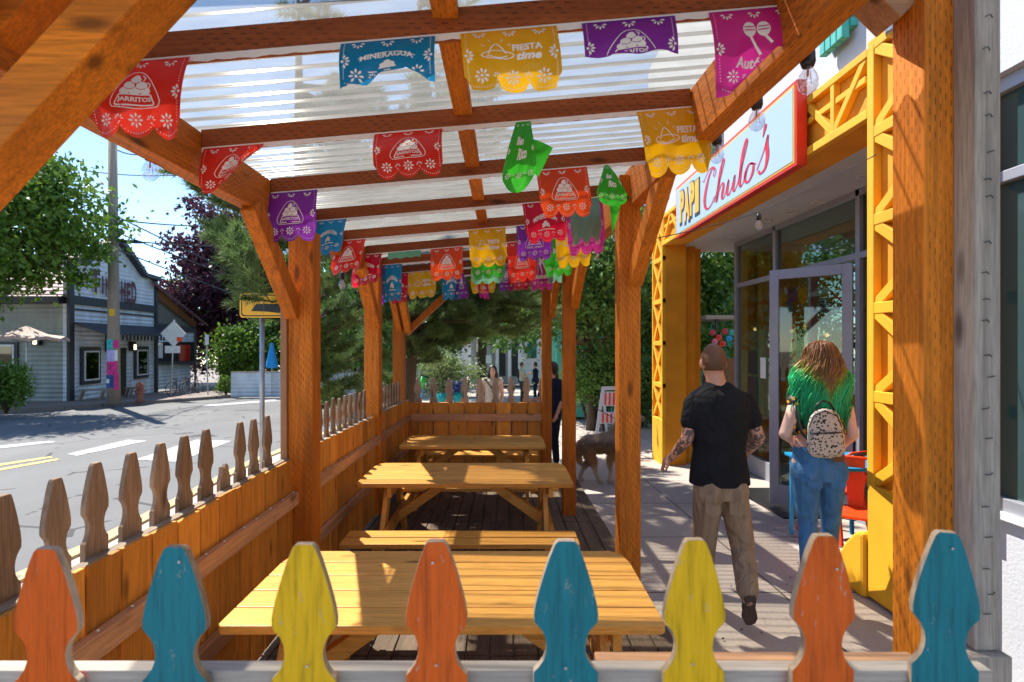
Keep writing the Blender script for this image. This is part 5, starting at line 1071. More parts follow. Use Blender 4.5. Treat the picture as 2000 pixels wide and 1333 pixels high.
# pines next to the deck
def pine(name, base, top, branches, mat, label, seed=1, tuft=.11, trunk_r=.16, dens=1.0):
    rg = np.random.default_rng(seed); rr = random.Random(seed); base, top = Vector(base), Vector(top); t = thing(name, base, label, 'tree', 'pine trees beside the deck')
    tr = MB(); tr.tube([base - Vector((0, 0, .2)), base.lerp(top, .33) + Vector((.05, 0, 0)), base.lerp(top, .7), top], [trunk_r, trunk_r * .85, trunk_r * .5, trunk_r * .15], 12); tc_, td_ = [], []
    for (f, e) in branches:
        s_ = base.lerp(top, f); e = Vector(e); L = (e - s_).length; m_ = s_.lerp(e, .5) + Vector((0, 0, .10 * L)); tr.tube([s_, m_, e], [trunk_r * .35, trunk_r * .22, .008], 6)
        nsub = int(L * 9 * dens) + 4
        for j in range(nsub):
            u = .28 + .72 * (j + rr.random()) / nsub; b = s_.lerp(m_, u * 2) if u < .5 else m_.lerp(e, u * 2 - 1); ax_ = (e - s_).normalized(); sd = ax_.cross(Vector((0, 0, 1))).normalized() * rr.choice((-1, 1))
            dr_ = (ax_ * .7 + sd * rr.uniform(.2, 1.1) + Vector((0, 0, rr.uniform(-.25, .45)))).normalized(); l = (.22 + .42 * rr.random()) * (1.15 - .5 * u) * min(1.3, .5 + L * .35); q = b + dr_ * l; tr.tube([b, q], [.010, .004], 4, cap=False)
            for w_ in range(int(l / .045) + 2):
                uu = .25 + .75 * w_ / (l / .045 + 2); tc_.append(b.lerp(q, uu)); td_.append((dr_ + Vector((0, 0, .25))).normalized())
            for w_ in range(2): tc_.append(q); td_.append(dr_)
    tr.build('trunk', 'bark', t, True)
    c = np.array([tuple(v) for v in tc_]); dd = np.array([tuple(v) for v in td_]); K = 17; c = np.repeat(c, K, 0); dd = np.repeat(dd, K, 0); n = len(c)
    nd = dd * .75 + rg.normal(size=(n, 3)) * .55; nd /= np.linalg.norm(nd, axis=1)[:, None]; sdv = np.cross(nd, rg.normal(size=(n, 3))); sdv /= np.linalg.norm(sdv, axis=1)[:, None]
    L_ = tuft * (.6 + .7 * rg.random(n))[:, None]; V_ = np.stack([c + sdv * .0055, c - sdv * .0055, c + nd * L_ * 1.15], 1).reshape(-1, 3)
    np_mesh('needles', V_, np.arange(3 * n).reshape(n, 3), mat, t); return t
rr = random.Random(11)
pbA = gp3(592, 7.9); tA = pbA + Vector((-.15, .2, 7.2))
brA = [(.50, P(345, 335, 7.4)), (.47, P(395, 385, 7.6)), (.40, P(425, 455, 7.3)), (.38, P(455, 480, 7.6)), (.34, P(480, 520, 7.1)), (.30, P(505, 590, 6.9)), (.33, P(500, 540, 7.4)), (.36, P(525, 470, 6.4)), (.33, P(480, 505, 6.2)), (.34, P(450, 470, 6.5)), (.31, P(520, 540, 6.1)), (.28, P(524, 588, 6.08)),
       (.30, P(650, 560, 8.0)), (.26, P(690, 620, 8.2)), (.22, P(670, 680, 8.1)), (.20, P(640, 720, 7.8)), (.16, P(690, 760, 8.3)), (.30, P(700, 600, 8.6)), (.22, P(655, 640, 7.4)), (.14, P(645, 770, 7.9)), (.26, P(620, 650, 7.3)), (.33, P(680, 540, 8.5)), (.42, P(640, 500, 8.3)), (.18, P(700, 700, 8.6)), (.12, P(660, 790, 8.2)), (.2, P(620, 745, 7.5))]
for i in range(16): a = rr.uniform(-.6, 1.9); f = rr.uniform(.5, .97); brA.append((f, pbA.lerp(tA, f) + Vector((math.cos(a), math.sin(a), rr.uniform(-.2, .4))) * (1.9 * (1.15 - f) + .25)))
pine('pine_tree', pbA, tA, brA, 'needle', 'pine tree on the street side with branches reaching past the yellow arrow sign', 21, .13)
pbB = gp3(783, 9.3); tB = pbB + Vector((.3, .3, 8.5)); brB = []
for px, py, Y in ((840, 560, 9), (880, 600, 9.4), (930, 590, 9.8), (980, 610, 10), (1030, 600, 10.2), (860, 650, 9.2), (900, 670, 9.8), (950, 660, 10.2), (1000, 655, 10.4), (1050, 640, 10.6), (820, 690, 9.1), (850, 700, 9.6), (730, 600, 9.0), (720, 660, 9.1), (745, 700, 8.9), (740, 740, 9.2), (760, 620, 8.9), (1040, 560, 10.2), (960, 560, 9.8), (900, 545, 9.2), (820, 610, 8.9), (880, 640, 10.4), (1000, 580, 9.6), (930, 630, 9.2), (700, 560, 9.4), (1075, 610, 10.9), (770, 760, 9.3), (800, 660, 8.8)):
    e = P(px, py, Y); f = min(.9, max(.08, (e.z - pbB.z) / 8.5 - .02)); brB.append((f, e))
for i in range(26): a = rr.random() * 6.28; f = rr.uniform(.42, .97); brB.append((f, pbB.lerp(tB, f) + Vector((math.cos(a), math.sin(a), rr.uniform(-.2, .5))) * (2.6 * (1.12 - f) + .3)))
pine('pine_tree', pbB, tB, brB, 'needle', 'larger dark pine behind the end fence spreading over the far end of the deck', 22, .14, .19)
# street trees behind on the right
ST = 'street trees beyond the restaurant'
for px, Y, cx, cy, r, mt, lb_, sd_, ncl in ((942, 27, 960, 560, (3.4, 3, 2.6), 'leafdark', 'street tree with a dark trunk standing behind the woman in white', 31, 70), (1105, 19, 1110, 560, (2.6, 2.2, 2.2), 'leafdark', 'dark leafy tree between the two right hand far posts', 32, 80), (1250, 16, 1210, 540, (2.4, 2.2, 2.4), 'leafdark', 'dense dark tree behind the striped barricade', 33, 95),
        (1345, 17, 1380, 560, (2.6, 2.4, 2.7), 'leaf', 'sunlit green tree seen past the far yellow pillar', 34, 95), (1520, 22, 1560, 520, (4.4, 3, 4.0), 'leaf', 'tall green tree behind the restaurant porch', 35, 70), (800, 36, 800, 600, (5, 3.5, 3.6), 'leafdark', 'far dark tree at the end of the street behind the pines', 36, 70), (690, 44, 700, 640, (4.5, 3.5, 3.8), 'leafdark', 'far roadside tree left of the end fence', 37, 60)):
    tree('street_tree', gp3(px, Y), 8, P(cx, cy, Y), r, mt, lb_, nclump=ncl, nleaf=190, leaf=.17 if Y < 25 else .26, trunk_r=.27, limbs=12, group=ST, seed=sd_, clump=1.0)
tree('street_tree', (2.2, 13.5, gz(13.5)), 8, (2.0, 13.2, 3.4), (1.7, 1.7, 1.3), 'leafdark', 'dark tree overhanging the dog and the striped barricade', nclump=60, nleaf=190, leaf=.14, trunk_r=.14, group=ST, seed=41, clump=.8)
tree('street_tree', (-5.6, 21, gz(21)), 9, (-5.2, 20.5, 3.6), (2.4, 3, 2.8), 'leafdark', 'roadside tree hidden behind the pines near the deck', nclump=60, nleaf=150, leaf=.2, trunk_r=.2, group=ST, seed=42, clump=1.0)
tree('street_tree', (-7.2, 30, gz(30)), 9, (-7.0, 30, 3.8), (3.0, 3, 3.6), 'leafdark', 'second roadside tree farther down the street behind the pines', nclump=60, nleaf=150, leaf=.24, trunk_r=.2, group=ST, seed=43, clump=1.1)
bush(1180, 660, 800, 13.2, .75, 'leafdark', 'dark bush behind the striped barricade', .09, 40, 150, 6, cl=.35)
bush(1150, 690, 790, 14.2, .55, 'leaf', 'green bush with yellow blooms left of the barricade', .09, 26, 110, 7, cl=.35)
bush(1255, 690, 830, 14.0, .5, 'leafdark', 'dark bush between the right post and the far yellow pillar', .09, 30, 130, 8, cl=.35)

# ------------------------------------------------------------------ plaza beyond the end fence
def pbox(name, mat, px0, px1, py0, py1, Y, dep, par, bev=0):
    a = P(px0, py0, Y); b = P(px1, py1, Y); return MB().box((a.x, Y, b.z), (b.x, Y + dep, a.z)).build(name, mat, par, bevel=bev)
M['cream'] = plain('cream_wall', (.62, .60, .55), .8)
wb = thing('white_building', P(1000, 760, 36), 'white building with pale columns at the end of the street', 'building')
pbox('wall', 'cream', 920, 1110, 520, 752, 37, 4, wb)
for x in (968, 992, 1012): pbox('column', 'white', x, x + 6, 560, 752, 36.2, .5, wb)
for x in (975, 1000): pbox('window', 'charcoal', x, x + 12, 650, 735, 36.95, .08, wb)
for x in (930, 1030, 1060): pbox('window', 'glass2', x, x + 18, 640, 700, 36.94, .08, wb)
wb2 = thing('far_building', P(700, 760, 70), 'low pale building far down the street beyond the side fence', 'building'); pbox('wall', 'cream', 640, 930, 672, 745, 66, 6, wb2); pbox('roof', 'tinroof', 636, 934, 662, 672, 65.8, 7, wb2)
for x in (670, 720, 770, 850): pbox('window', 'charcoal', x, x + 22, 690, 712, 65.9, .15, wb2)
mw = thing('mural_building', P(1180, 760, 15.6), 'teal building with turquoise framed window and a painted mural', 'building')
pbox('wall', 'tealwall', 1088, 1500, 540, 815, 15.9, 5, mw); pbox('wall', 'rustwood', 1120, 1160, 560, 780, 15.82, .07, mw)
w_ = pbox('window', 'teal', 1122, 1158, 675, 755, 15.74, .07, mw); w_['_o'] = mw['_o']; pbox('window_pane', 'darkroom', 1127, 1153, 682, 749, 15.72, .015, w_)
M['pinkp'] = plain('pink_mural_paint', (.65, .16, .26), .7, noise=.3); M['mbeige'] = plain('beige_mural_paint', (.6, .45, .3), .7); M['mred'] = plain('red_mural_paint', (.5, .05, .06), .7)
def mural(mat, pts, k): MB().prism(pts, .01, lambda u, v, w: P(u, v, 15.89 - .012 * k - w)).build('mural_shape', mat, mw)
mural('pinkp', ellp(1186, 684, 19, 28, 20), 1); mural('mbeige', [(1190, 650), (1204, 656), (1207, 690), (1196, 700), (1190, 680)], 2); mural('black', [(1200, 660), (1214, 656), (1214, 690), (1206, 694)], 3)
mural('signy', ellp(1184, 712, 12, 17, 16), 3); mural('mred', ellp(1180, 706, 8, 10, 14), 4); mural('navyp', [(1194, 694), (1216, 690), (1216, 712), (1196, 710)], 4); mural('mred', [(1196, 712), (1214, 712), (1212, 750), (1196, 740)], 3); mural('paperwhite', [(1199, 712), (1203, 712), (1203, 743), (1199, 741)], 5); mural('paperwhite', [(1207, 712), (1210, 712), (1209, 746), (1206, 745)], 5)
for k in range(6): mural('paperwhite', ellp(1198 + 3.4 * (k % 3) * 1.8, 697 + 6 * (k // 3), 1.3, 1.3, 8), 6)
sh = thing('market_stall', P(1410, 760, 14), 'rustic stall with colourful decorations seen past the far yellow pillar', 'stall')
pbox('roof', 'greyX', 1380, 1450, 616, 624, 12.6, 1.6, sh); pbox('post', 'charcoal', 1398, 1402, 624, 800, 12.7, .06, sh); pbox('counter', 'rustwood', 1384, 1440, 700, 800, 13.2, .4, sh)
for i, (px, py, mt) in enumerate(((1392, 650, 'mred'), (1404, 660, 'red'), (1416, 648, 'mred'), (1424, 662, 'bluem'), (1430, 650, 'teal'), (1411, 672, 'red'), (1396, 668, 'pinkp'))): 
    o_ = MB(); rg = random.Random(i)
    for k in range(9): a = k * .7; c_ = P(px, py, 12.65); o_.ell(c_ + Vector((.045 * math.cos(a), 0, .045 * math.sin(a))), (.03, .012, .03), 8, 6)
    o_.ell(P(px, py, 12.63), (.025, .02, .025), 8, 6); o_.build('paper_blossom', mt, sh)
bush(872, 690, 770, 16, .95, 'leafpale', 'pale variegated shrub in the turquoise planters', .07, 55, 130, 9, cl=.32, name='planter_shrub')
def planter(px0, px1, py0, py1, Y, label, mat='teal'):
    a = P((px0 + px1) / 2, py1, Y); r = (px1 - px0) / 2 * Y / FPX; h = (py1 - py0) * Y / FPX
    t = MB().lathe([(0, 0), (r * .85, 0), (r, h * .3), (r * 1.02, h), (r * .93, h), (r * .9, h * .9), (0, h * .9)], a, 22).build('planter', mat, None, True); return tag(t, label, 'planter', 'turquoise planters on the plaza')
M['turq'] = plain('turquoise_glaze', (.02, .33, .30), .4)
planter(852, 878, 768, 800, 15.2, 'left turquoise planter under the variegated shrub', 'turq'); planter(886, 908, 766, 800, 15.2, 'right turquoise planter with a blue plant', 'turq')
bush(897, 745, 768, 15.2, .18, 'navyp', 'blue flowering plant in the right turquoise planter', .06, 12, 60, 10, cl=.15, name='planter_flower')
# green and blue scooter-like parking stand left of the shrub
gs = thing('scooter', gp3(826, 14.5), 'bright green and blue kick scooter parked behind the end fence', 'scooter')
b0 = P(826, 790, 14.5); MB().tube([P(820, 790, 14.5), P(828, 735, 14.5)], .035, 10).build('stem', 'bluem', gs, True); M['limeg'] = plain('lime_green_enamel', (.03, .45, .05), .4); MB().tube([P(821, 760, 14.48), P(828, 737, 14.48)], .07, 12).build('battery', 'limeg', gs, True); MB().tube([P(820, 732, 14.4), P(838, 738, 14.6)], .022, 8).build('handlebar', 'black', gs, True); MB().box(P(818, 800, 14.2), P(832, 794, 15.0)).build('footboard', 'black', gs)
for px in (817, 833): MB().tube([P(px, 797, 14.45), P(px, 797, 14.5)], .10, 14).build('wheel', 'black', gs)
tag(MB().box(P(1018, 745, 30), P(1024, 700, 30.1)).build('sign_panel', 'white'), 'small white notice standing behind the couple', 'sign')
sg2 = thing('street_sign', gp3(955, 24), 'small white parking sign by the street tree', 'street sign'); MB().tube([gp3(955, 24), P(955, 690, 24)], .03, 8).build('sign_pole', 'steel', sg2); MB().box(P(949, 710, 23.95), P(960, 694, 23.98)).build('sign_plate', 'white', sg2)
# striped barricade
bc = thing('barricade', P(1185, 850, 11.9), 'white A-frame barricade with red stripes leaning by the bush', 'barricade')
def BP(u, v, w=0): return Vector((P(1161, 0, 11.9).x + u * .42 + .20 * v + .0, 11.85 + .25 * v + w, gz(11.9) + v * 1.12))
M['pl'] = plain('white_plastic', (.55, .58, .62), .5, noise=.1)
for u0 in (0, .84): MB().prism([(u0, 0), (u0 + .16, 0), (u0 + .16, 1), (u0, 1)], .05, lambda u, v, w: BP(u, v, w)).build('leg', 'pl', bc, bevel=.004)
for v0, v1 in ((.28, .50), (.62, .9)): 
    MB().prism([(.16, v0), (.84, v0), (.84, v1), (.16, v1)], .03, lambda u, v, w: BP(u, v, w)).build('panel', 'pl', bc)
    for k in range(3): a = .20 + k * .22; MB().prism([(a, v1 - .02), (a + .1, v1 - .02), (a + .16, v0 + .02), (a + .06, v0 + .02)], .004, lambda u, v, w: BP(u, v, -.005 + w)).build('red_stripe', 'red', bc)
MB().prism([(.16, .93), (.84, .93), (.84, 1), (.16, 1)], .04, lambda u, v, w: BP(u, v, w)).build('panel', 'pl', bc); MB().prism([(.16, .02), (.84, .02), (.84, .08), (.16, .08)], .04, lambda u, v, w: BP(u, v, w)).build('panel', 'pl', bc)
MB().bar(BP(.8, .95, .05), BP(1.6, .0, .6), .05, .05).build('back_leg', 'pl', bc); MB().bar(BP(.1, .95, .05), BP(.9, .0, .6), .05, .05).build('back_leg', 'pl', bc)
for px, py in ((1142, 800), (1148, 815)): pass
lv = []; rg = np.random.default_rng(5)
n = 900; X_ = rg.uniform(-1.5, 2.9, n); Y_ = rg.uniform(2.0, 14, n); pts = np.stack([X_, Y_, [gz(y) - .012 for y in Y_]], 1); keep = (X_ > .95); V_, F_ = leaf_quads(pts[keep], .025, rg, 0); V_[:, 2] = np.repeat(pts[keep][:, 2], 4) + .004 + rg.random(len(V_)) * .006
o_ = np_mesh('leaf_litter', V_, F_, 'bark'); tag(o_, 'small dry leaf litter scattered over the pavement', 'leaf litter', None, 'stuff')

# ------------------------------------------------------------------ people and the dog
def fuse(mb, name, mat, parent=None, vox=.007, it=6):
    o = mb.build(name, mat, parent, True)
    r_ = o.modifiers.new('r', 'REMESH'); r_.mode = 'VOXEL'; r_.voxel_size = vox; r_.use_smooth_shade = True
    s_ = o.modifiers.new('s', 'SMOOTH'); s_.factor = .5; s_.iterations = it
    bpy.context.view_layer.update(); dg = bpy.context.evaluated_depsgraph_get(); me = bpy.data.meshes.new_from_object(o.evaluated_get(dg), depsgraph=dg)
    o.modifiers.clear(); old = o.data; o.data = me; bpy.data.meshes.remove(old); me.name = name
    if not me.materials: me.materials.append(M[mat])
    me.polygons.foreach_set('use_smooth', [True] * len(me.polygons)); return o
V3 = Vector
def hand(mb, wr, d, palmn, s=1.0, curl=.5, side=1):
    """wr wrist, d direction of the hand, palmn palm normal, side: thumb side sign"""
    d = V3(d).normalized(); n_ = V3(palmn); n_ = (n_ - d * n_.dot(d)).normalized(); a = d.cross(n_) * side
    mb.ell(wr + d * .045 * s, (.001, .001, .001), 4, 3); R3 = Matrix((a, n_, d)).transposed()
    mb.ell(wr + d * .048 * s, (.040 * s, .016 * s, .052 * s), 14, 10, R3)
    for i, (o_, L_) in enumerate(((.030, .072), (.010, .080), (-.010, .075), (-.029, .058))):
        b = wr + d * .085 * s + a * o_ * s; c1 = curl * (.8 + .12 * i); d1 = (d * math.cos(c1) + n_ * math.sin(c1) + a * o_ * 2).normalized(); p1 = b + d1 * L_ * .48 * s; d2 = (d * math.cos(c1 * 2.1) + n_ * math.sin(c1 * 2.1)).normalized(); p2 = p1 + d2 * L_ * .52 * s
        mb.caps(b, p1, .0088 * s, .0080 * s, 8); mb.caps(p1, p2, .0080 * s, .0065 * s, 8)
    t0 = wr + d * .025 * s + a * .030 * s; t1 = t0 + (d * .6 + a * .7 + n_ * .3).normalized() * .038 * s; t2 = t1 + (d * .9 + a * .2 + n_ * .4).normalized() * .030 * s
    mb.caps(t0, t1, .012 * s, .0095 * s, 8); mb.caps(t1, t2, .0095 * s, .0075 * s, 8)
def shoe(mb, heel, toe, up, s=1.0):
    h_, t_ = V3(heel), V3(toe); u = V3(up).normalized(); d = (t_ - h_).normalized(); u = (u - d * u.dot(d)).normalized(); a = d.cross(u); R3 = Matrix((a, d, u)).transposed(); L = (t_ - h_).length
    mb.ell(h_ + d * L * .22 + u * .040 * s, (.036 * s, .06 * s, .042 * s), 14, 10, R3); mb.ell(h_ + d * L * .52 + u * .034 * s, (.040 * s, L * .38, .034 * s), 14, 10, R3); mb.ell(h_ + d * L * .78 + u * .028 * s, (.046 * s, L * .24, .028 * s), 14, 10, R3)
def sole(mb, heel, toe, up, s=1.0):
    h_, t_ = V3(heel), V3(toe); u = V3(up).normalized(); d = (t_ - h_).normalized(); u = (u - d * u.dot(d)).normalized(); a = d.cross(u); L = (t_ - h_).length
    out = [(-.030, .02), (-.036, .10), (-.030, .40), (-.040, .66), (-.044, .80), (-.030, .96), (0, 1.0), (.030, .96), (.044, .80), (.040, .66), (.030, .40), (.036, .10), (.030, .02), (0, -.01)]
    mb.prism([(x * s, y * L) for x, y in out], .016, lambda x, y, w: h_ + a * x + d * y + u * (w - .004))
def face(mb, c, f, r, s=1.0):    # nose, brow, chin on a head centred c looking along f
    mb.caps(c + f * .088 * s + V3((0, 0, .01 * s)), c + f * .108 * s - V3((0, 0, .025 * s)), .008 * s, .013 * s, 8); mb.ell(c + f * .055 * s - V3((0, 0, .085 * s)), (.035 * s, .035 * s, .028 * s), 10, 8); mb.caps(c + f * .088 * s + r * .03 * s + V3((0, 0, .025 * s)), c + f * .088 * s - r * .03 * s + V3((0, 0, .025 * s)), .008 * s, .008 * s, 8)
    mb.caps(c + f * .085 * s + r * .02 * s - V3((0, 0, .052 * s)), c + f * .085 * s - r * .02 * s - V3((0, 0, .052 * s)), .007 * s, .007 * s, 8)
def person(J, label, skin, s=1.0, top=None, legs=None, shoes='shoe', hair=None, vox=.007, sleeve=None, tw=1.0, hw=1.0, group=None, handcurl=.5, vneck=0, soles=None):
    f = V3(J['f']).normalized(); r = f.cross(V3((0, 0, 1))).normalized(); R3 = Matrix((r, f, V3((0, 0, 1)))).transposed(); mb = MB(); hd = J['head']
    mb.ell(hd, (.074 * s, .092 * s, .112 * s), 20, 14, R3); mb.ell(hd - V3((0, 0, .04 * s)) + f * .015 * s, (.060 * s, .072 * s, .085 * s), 16, 12, R3)
    for q in (-1, 1): mb.ell(hd + r * q * .078 * s - V3((0, 0, .012 * s)), (.011 * s, .018 * s, .032 * s), 10, 8, R3)
    face(mb, hd, f, r, s); mb.caps(hd - V3((0, 0, .06 * s)) - f * .012 * s, J['neck'] - V3((0, 0, .03 * s)), .056 * s, .066 * s)
    def torso(mb, k, z0, hem, sh=.0, extra=0):
        nk, pl = J['neck'], J['pelvis']; pts, rad = [], []
        for t, w_ in ((-.03, .062), (.03, .105), (.09, .155), (.16, .182), (.26, .188), (.42, .174), (.66, .156), (.82, .168), (.96, .180), (1.04, .184), (1.12, .17)):
            if t > hem and pts and t0_ >= hem: break
            if t > hem: w_ = w0_ + (w_ - w0_) * (hem - t0_) / (t - t0_); t = hem
            t0_, w0_ = t, w_
            pts.append(nk.lerp(pl, t)); rad.append((w_ * (tw if t < .6 else hw) + k) * s)
        ang = math.atan2(r.y, r.x); b0 = len(mb.v)
        n = 20
        for p, w_ in zip(pts, rad):
            for j in range(n):
                a = 2 * math.pi * j / n; mb.v.append(p + r * (w_ * math.cos(a)) + f * (w_ * (.60 + (.09 if k > 0 and w_ > .15 * s else 0)) * math.sin(a)))
        for i in range(len(pts) - 1):
            for j in range(n): a0 = b0 + i * n + j; a1 = b0 + i * n + (j + 1) % n; mb.f.append((a0, a0 + n, a1 + n, a1))
        mb.f.append(tuple(b0 + j for j in range(n))); e = b0 + (len(pts) - 1) * n; mb.f.append(tuple(e + j for j in range(n))[::-1])
    torso(mb, -.012, 0, 1.2)
    for q in 'LR':
        sh_, el_, wr_ = J['sh' + q], J['el' + q], J['wr' + q]; mb.caps(J['neck'].lerp(sh_, .4) - V3((0, 0, .03 * s)), sh_, .055 * s, .056 * s); mb.caps(sh_, el_, .050 * s, .040 * s); mb.caps(el_, wr_, .041 * s, .027 * s); mb.caps(wr_, wr_ + (wr_ - el_).normalized() * .02 * s, .026 * s, .024 * s)
        hd_ = J.get('hd' + q) or (wr_ - el_).normalized(); hand(mb, wr_, hd_, J.get('pn' + q) or (-r if q == 'R' else r), s, handcurl, 1 if q == 'L' else -1)
        mb.caps(J['hip' + q], J['kn' + q], .080 * s, .055 * s); mb.caps(J['kn' + q], J['an' + q], .054 * s, .036 * s); mb.caps(J['an' + q], J['an' + q] - V3((0, 0, .03 * s)), .034 * s, .034 * s)
    body = fuse(mb, 'person', skin, None, vox, 5); tag(body, label, 'person', group)
    if top:
        mb = MB(); torso(mb, .014, 0, J.get('hem', 1.05)); 
        for q in 'LR':
            mb.caps(J['neck'].lerp(J['sh' + q], .5) - V3((0, 0, .015 * s)), J['sh' + q], .058 * s, .066 * s)
            if sleeve: mb.caps(J['sh' + q], J['sh' + q].lerp(J['el' + q], sleeve), .066 * s, (.063 if sleeve < .95 else .052) * s)
            if sleeve and sleeve > 1: mb.caps(J['el' + q], J['wr' + q], .052 * s, .036 * s)
        fuse(mb, 'shirt', top, body, vox, 10)
    if legs:
        mb = MB(); pl = J['pelvis']; lt = J.get('loose', 1.0); mb.caps(J['hipL'] + V3((0, 0, .02 * s)), J['hipR'] + V3((0, 0, .02 * s)), .098 * s * hw, .098 * s * hw); mb.ell(pl + V3((0, 0, .05 * s)), (.155 * s * hw, .118 * s, .10 * s), 18, 12, R3)
        mb.tube([pl - V3((0, 0, .11 * s)), pl - V3((0, 0, .03)), pl + V3((0, 0, .05 * s)), pl + V3((0, 0, .12 * s))], [.160 * s * hw, .168 * s * hw, .164 * s * hw, .152 * s * hw], 28, ell=(.74, 1))
        for q in 'LR':
            mb.ell(J['hip' + q] - f * .028 * s + V3((0, 0, .01)), (.092 * s * hw, .108 * s, .115 * s), 14, 10, R3); mb.caps(J['hip' + q], J['kn' + q], .098 * s * hw, .070 * s * lt); mb.caps(J['kn' + q], J['kn' + q].lerp(J['an' + q], .55), .068 * s * lt, .064 * s * lt); mb.caps(J['kn' + q].lerp(J['an' + q], .45), J['an' + q].lerp(J['kn' + q], .10), .064 * s * lt, .060 * s * lt)
        fuse(mb, 'trousers', legs, body, vox, 9)
    if shoes:
        for q in 'LR':
            mb = MB(); shoe(mb, J['he' + q], J['to' + q], J['up' + q], s); mb.caps(J['an' + q], J['he' + q] + (J['to' + q] - J['he' + q]) * .25 + V3(J['up' + q]) * .04, .04 * s, .038 * s); sh_ = fuse(mb, 'shoe', shoes, body, .006, 5); sh_['_o'] = body['_o']
            mb = MB(); sole(mb, J['he' + q], J['to' + q], J['up' + q], s); mb.build('sole', soles or 'sole', sh_, bevel=.003)
    return body, R3
def standing(base, f, h=1.7, stride=0.0, arms=None):
    """relaxed standing or walking joints for a figure of height h"""
    f = V3(f).normalized(); r = f.cross(V3((0, 0, 1))).normalized(); b = V3(base); s = h / 1.75
    L = lambda x, y, z: b + r * x * s + f * y * s + V3((0, 0, z * s))
    J = dict(f=f, head=L(0, .02, 1.635), neck=L(0, 0, 1.48), pelvis=L(0, 0, .95), shL=L(-.18, 0, 1.42), shR=L(.18, 0, 1.42), elL=L(-.22, -.03, 1.13), elR=L(.22, -.03, 1.13), wrL=L(-.20, .08, .90), wrR=L(.20, .08, .90), hipL=L(-.09, 0, .90), hipR=L(.09, 0, .90),
             knL=L(-.10, .04 + stride * .4, .49), knR=L(.10, .02 - stride * .3, .49), anL=L(-.10, stride, .09), anR=L(.10, -stride, .10), heL=L(-.10, stride - .05, .01), heR=L(.10, -stride - .05, .01), toL=L(-.11, stride + .2, .01), toR=L(.11, -stride + .2, .01), upL=V3((0, 0, 1)), upR=V3((0, 0, 1)))
    for k, v in (arms or {}).items(): J[k] = L(*v)
    return J, s
def fade():
    t = NT('faded_short_hair'); sx = t.n('SeparateXYZ', Vector=t.co(rnd=False)); nz = t.n('TexNoise', Vector=t.co((1, 1, 1), False), Scale=90.0, Detail=3.0).outputs[0]
    h = t.math('ADD', sx.outputs[2], t.math('MULTIPLY', nz, .05)); col = t.ramp(t.math('DIVIDE', t.math('SUBTRACT', h, 1.60), .2), [(.02, (.55, .28, .19)), (.16, (.16, .08, .05)), (.45, (.10, .045, .022)), (1, (.17, .08, .04))])
    t.set(t.b.inputs['Base Color'], col); t.b.inputs['Roughness'].default_value = .55; t.bump(nz, .8, .004); return t.m
M['fade'] = fade()
# -- the man in the black t-shirt, walking away
Y0 = 3.5; Pm = lambda x, y, d=0.0: P(x, y, Y0 + d)
Jm = dict(f=(.03, 1, 0), head=Pm(1393, 707, .02), neck=Pm(1401, 752), pelvis=Pm(1405, 938), shL=Pm(1355, 790), shR=Pm(1457, 787), elL=Pm(1342, 858, -.02), elR=Pm(1482, 856, -.02), wrL=Pm(1312, 893, .10), wrR=Pm(1458, 884, .20), hdL=(-.35, .55, -.45), pnL=(.8, 0, -.5), hipL=Pm(1384, 958), hipR=Pm(1430, 958),
          knL=Pm(1374, 1072, .14), anL=Pm(1372, 1158, .30), knR=Pm(1450, 1066, .04), anR=Pm(1461, 1163, -.16), heL=Pm(1371, 1166, .28), toL=Pm(1368, 1160, .52), upL=V3((0, 0, 1)),
          heR=P(1466, 1166, 3.29), toR=P(1466, 1221, 3.42), upR=V3((0, .95, .3)), loose=1.12, hem=1.04)
man, R3m = person(Jm, 'man in black t-shirt and khaki trousers walking away with tattooed bare forearms', 'tattoo', 1.0, 'tee', 'khaki', 'shoe', sleeve=.50, tw=1.04, hw=.98, vox=.006, handcurl=.55)
def scalp(c, R3, rad, fn_keep, name, mat, par):
    mb = MB(); mb.ell(c, rad, 40, 30, R3); inv = R3.transposed(); keep = []
    for fc in mb.f:
        m_ = inv @ (sum((mb.v[i] for i in fc), V3()) / len(fc) - c)
        if fn_keep(m_): keep.append(fc)
    mb.f = keep; us = sorted({i for f in keep for i in f}); mp = {a: b for b, a in enumerate(us)}; mb.v = [mb.v[i] for i in us]; mb.f = [tuple(mp[i] for i in f) for f in keep]
    o = mb.build(name, mat, par, True); so_ = o.modifiers.new('t', 'SOLIDIFY'); so_.thickness = .002; return o
scalp(Jm['head'] + V3((0, -.002, .004)), R3m, (.0785, .0965, .116), lambda m: m.z > -.055 + max(0, m.y) * 1.1 + (0.03 if abs(m.x) > .068 else 0), 'hair', 'fade', man)
# trouser seams and pockets, belt line
for sx_ in (-1, 1):
    c = Jm['pelvis'] + V3((sx_ * .078, -.128, -.03)); MB().prism([(-.05, -.07), (0, -.085), (.05, -.07), (.05, .05), (-.05, .05)], .006, lambda u, v, w: c + V3((u, -.0 - w + abs(u) * .25 + .024, v - .09))).build('back_pocket', 'khaki', man, bevel=.002)
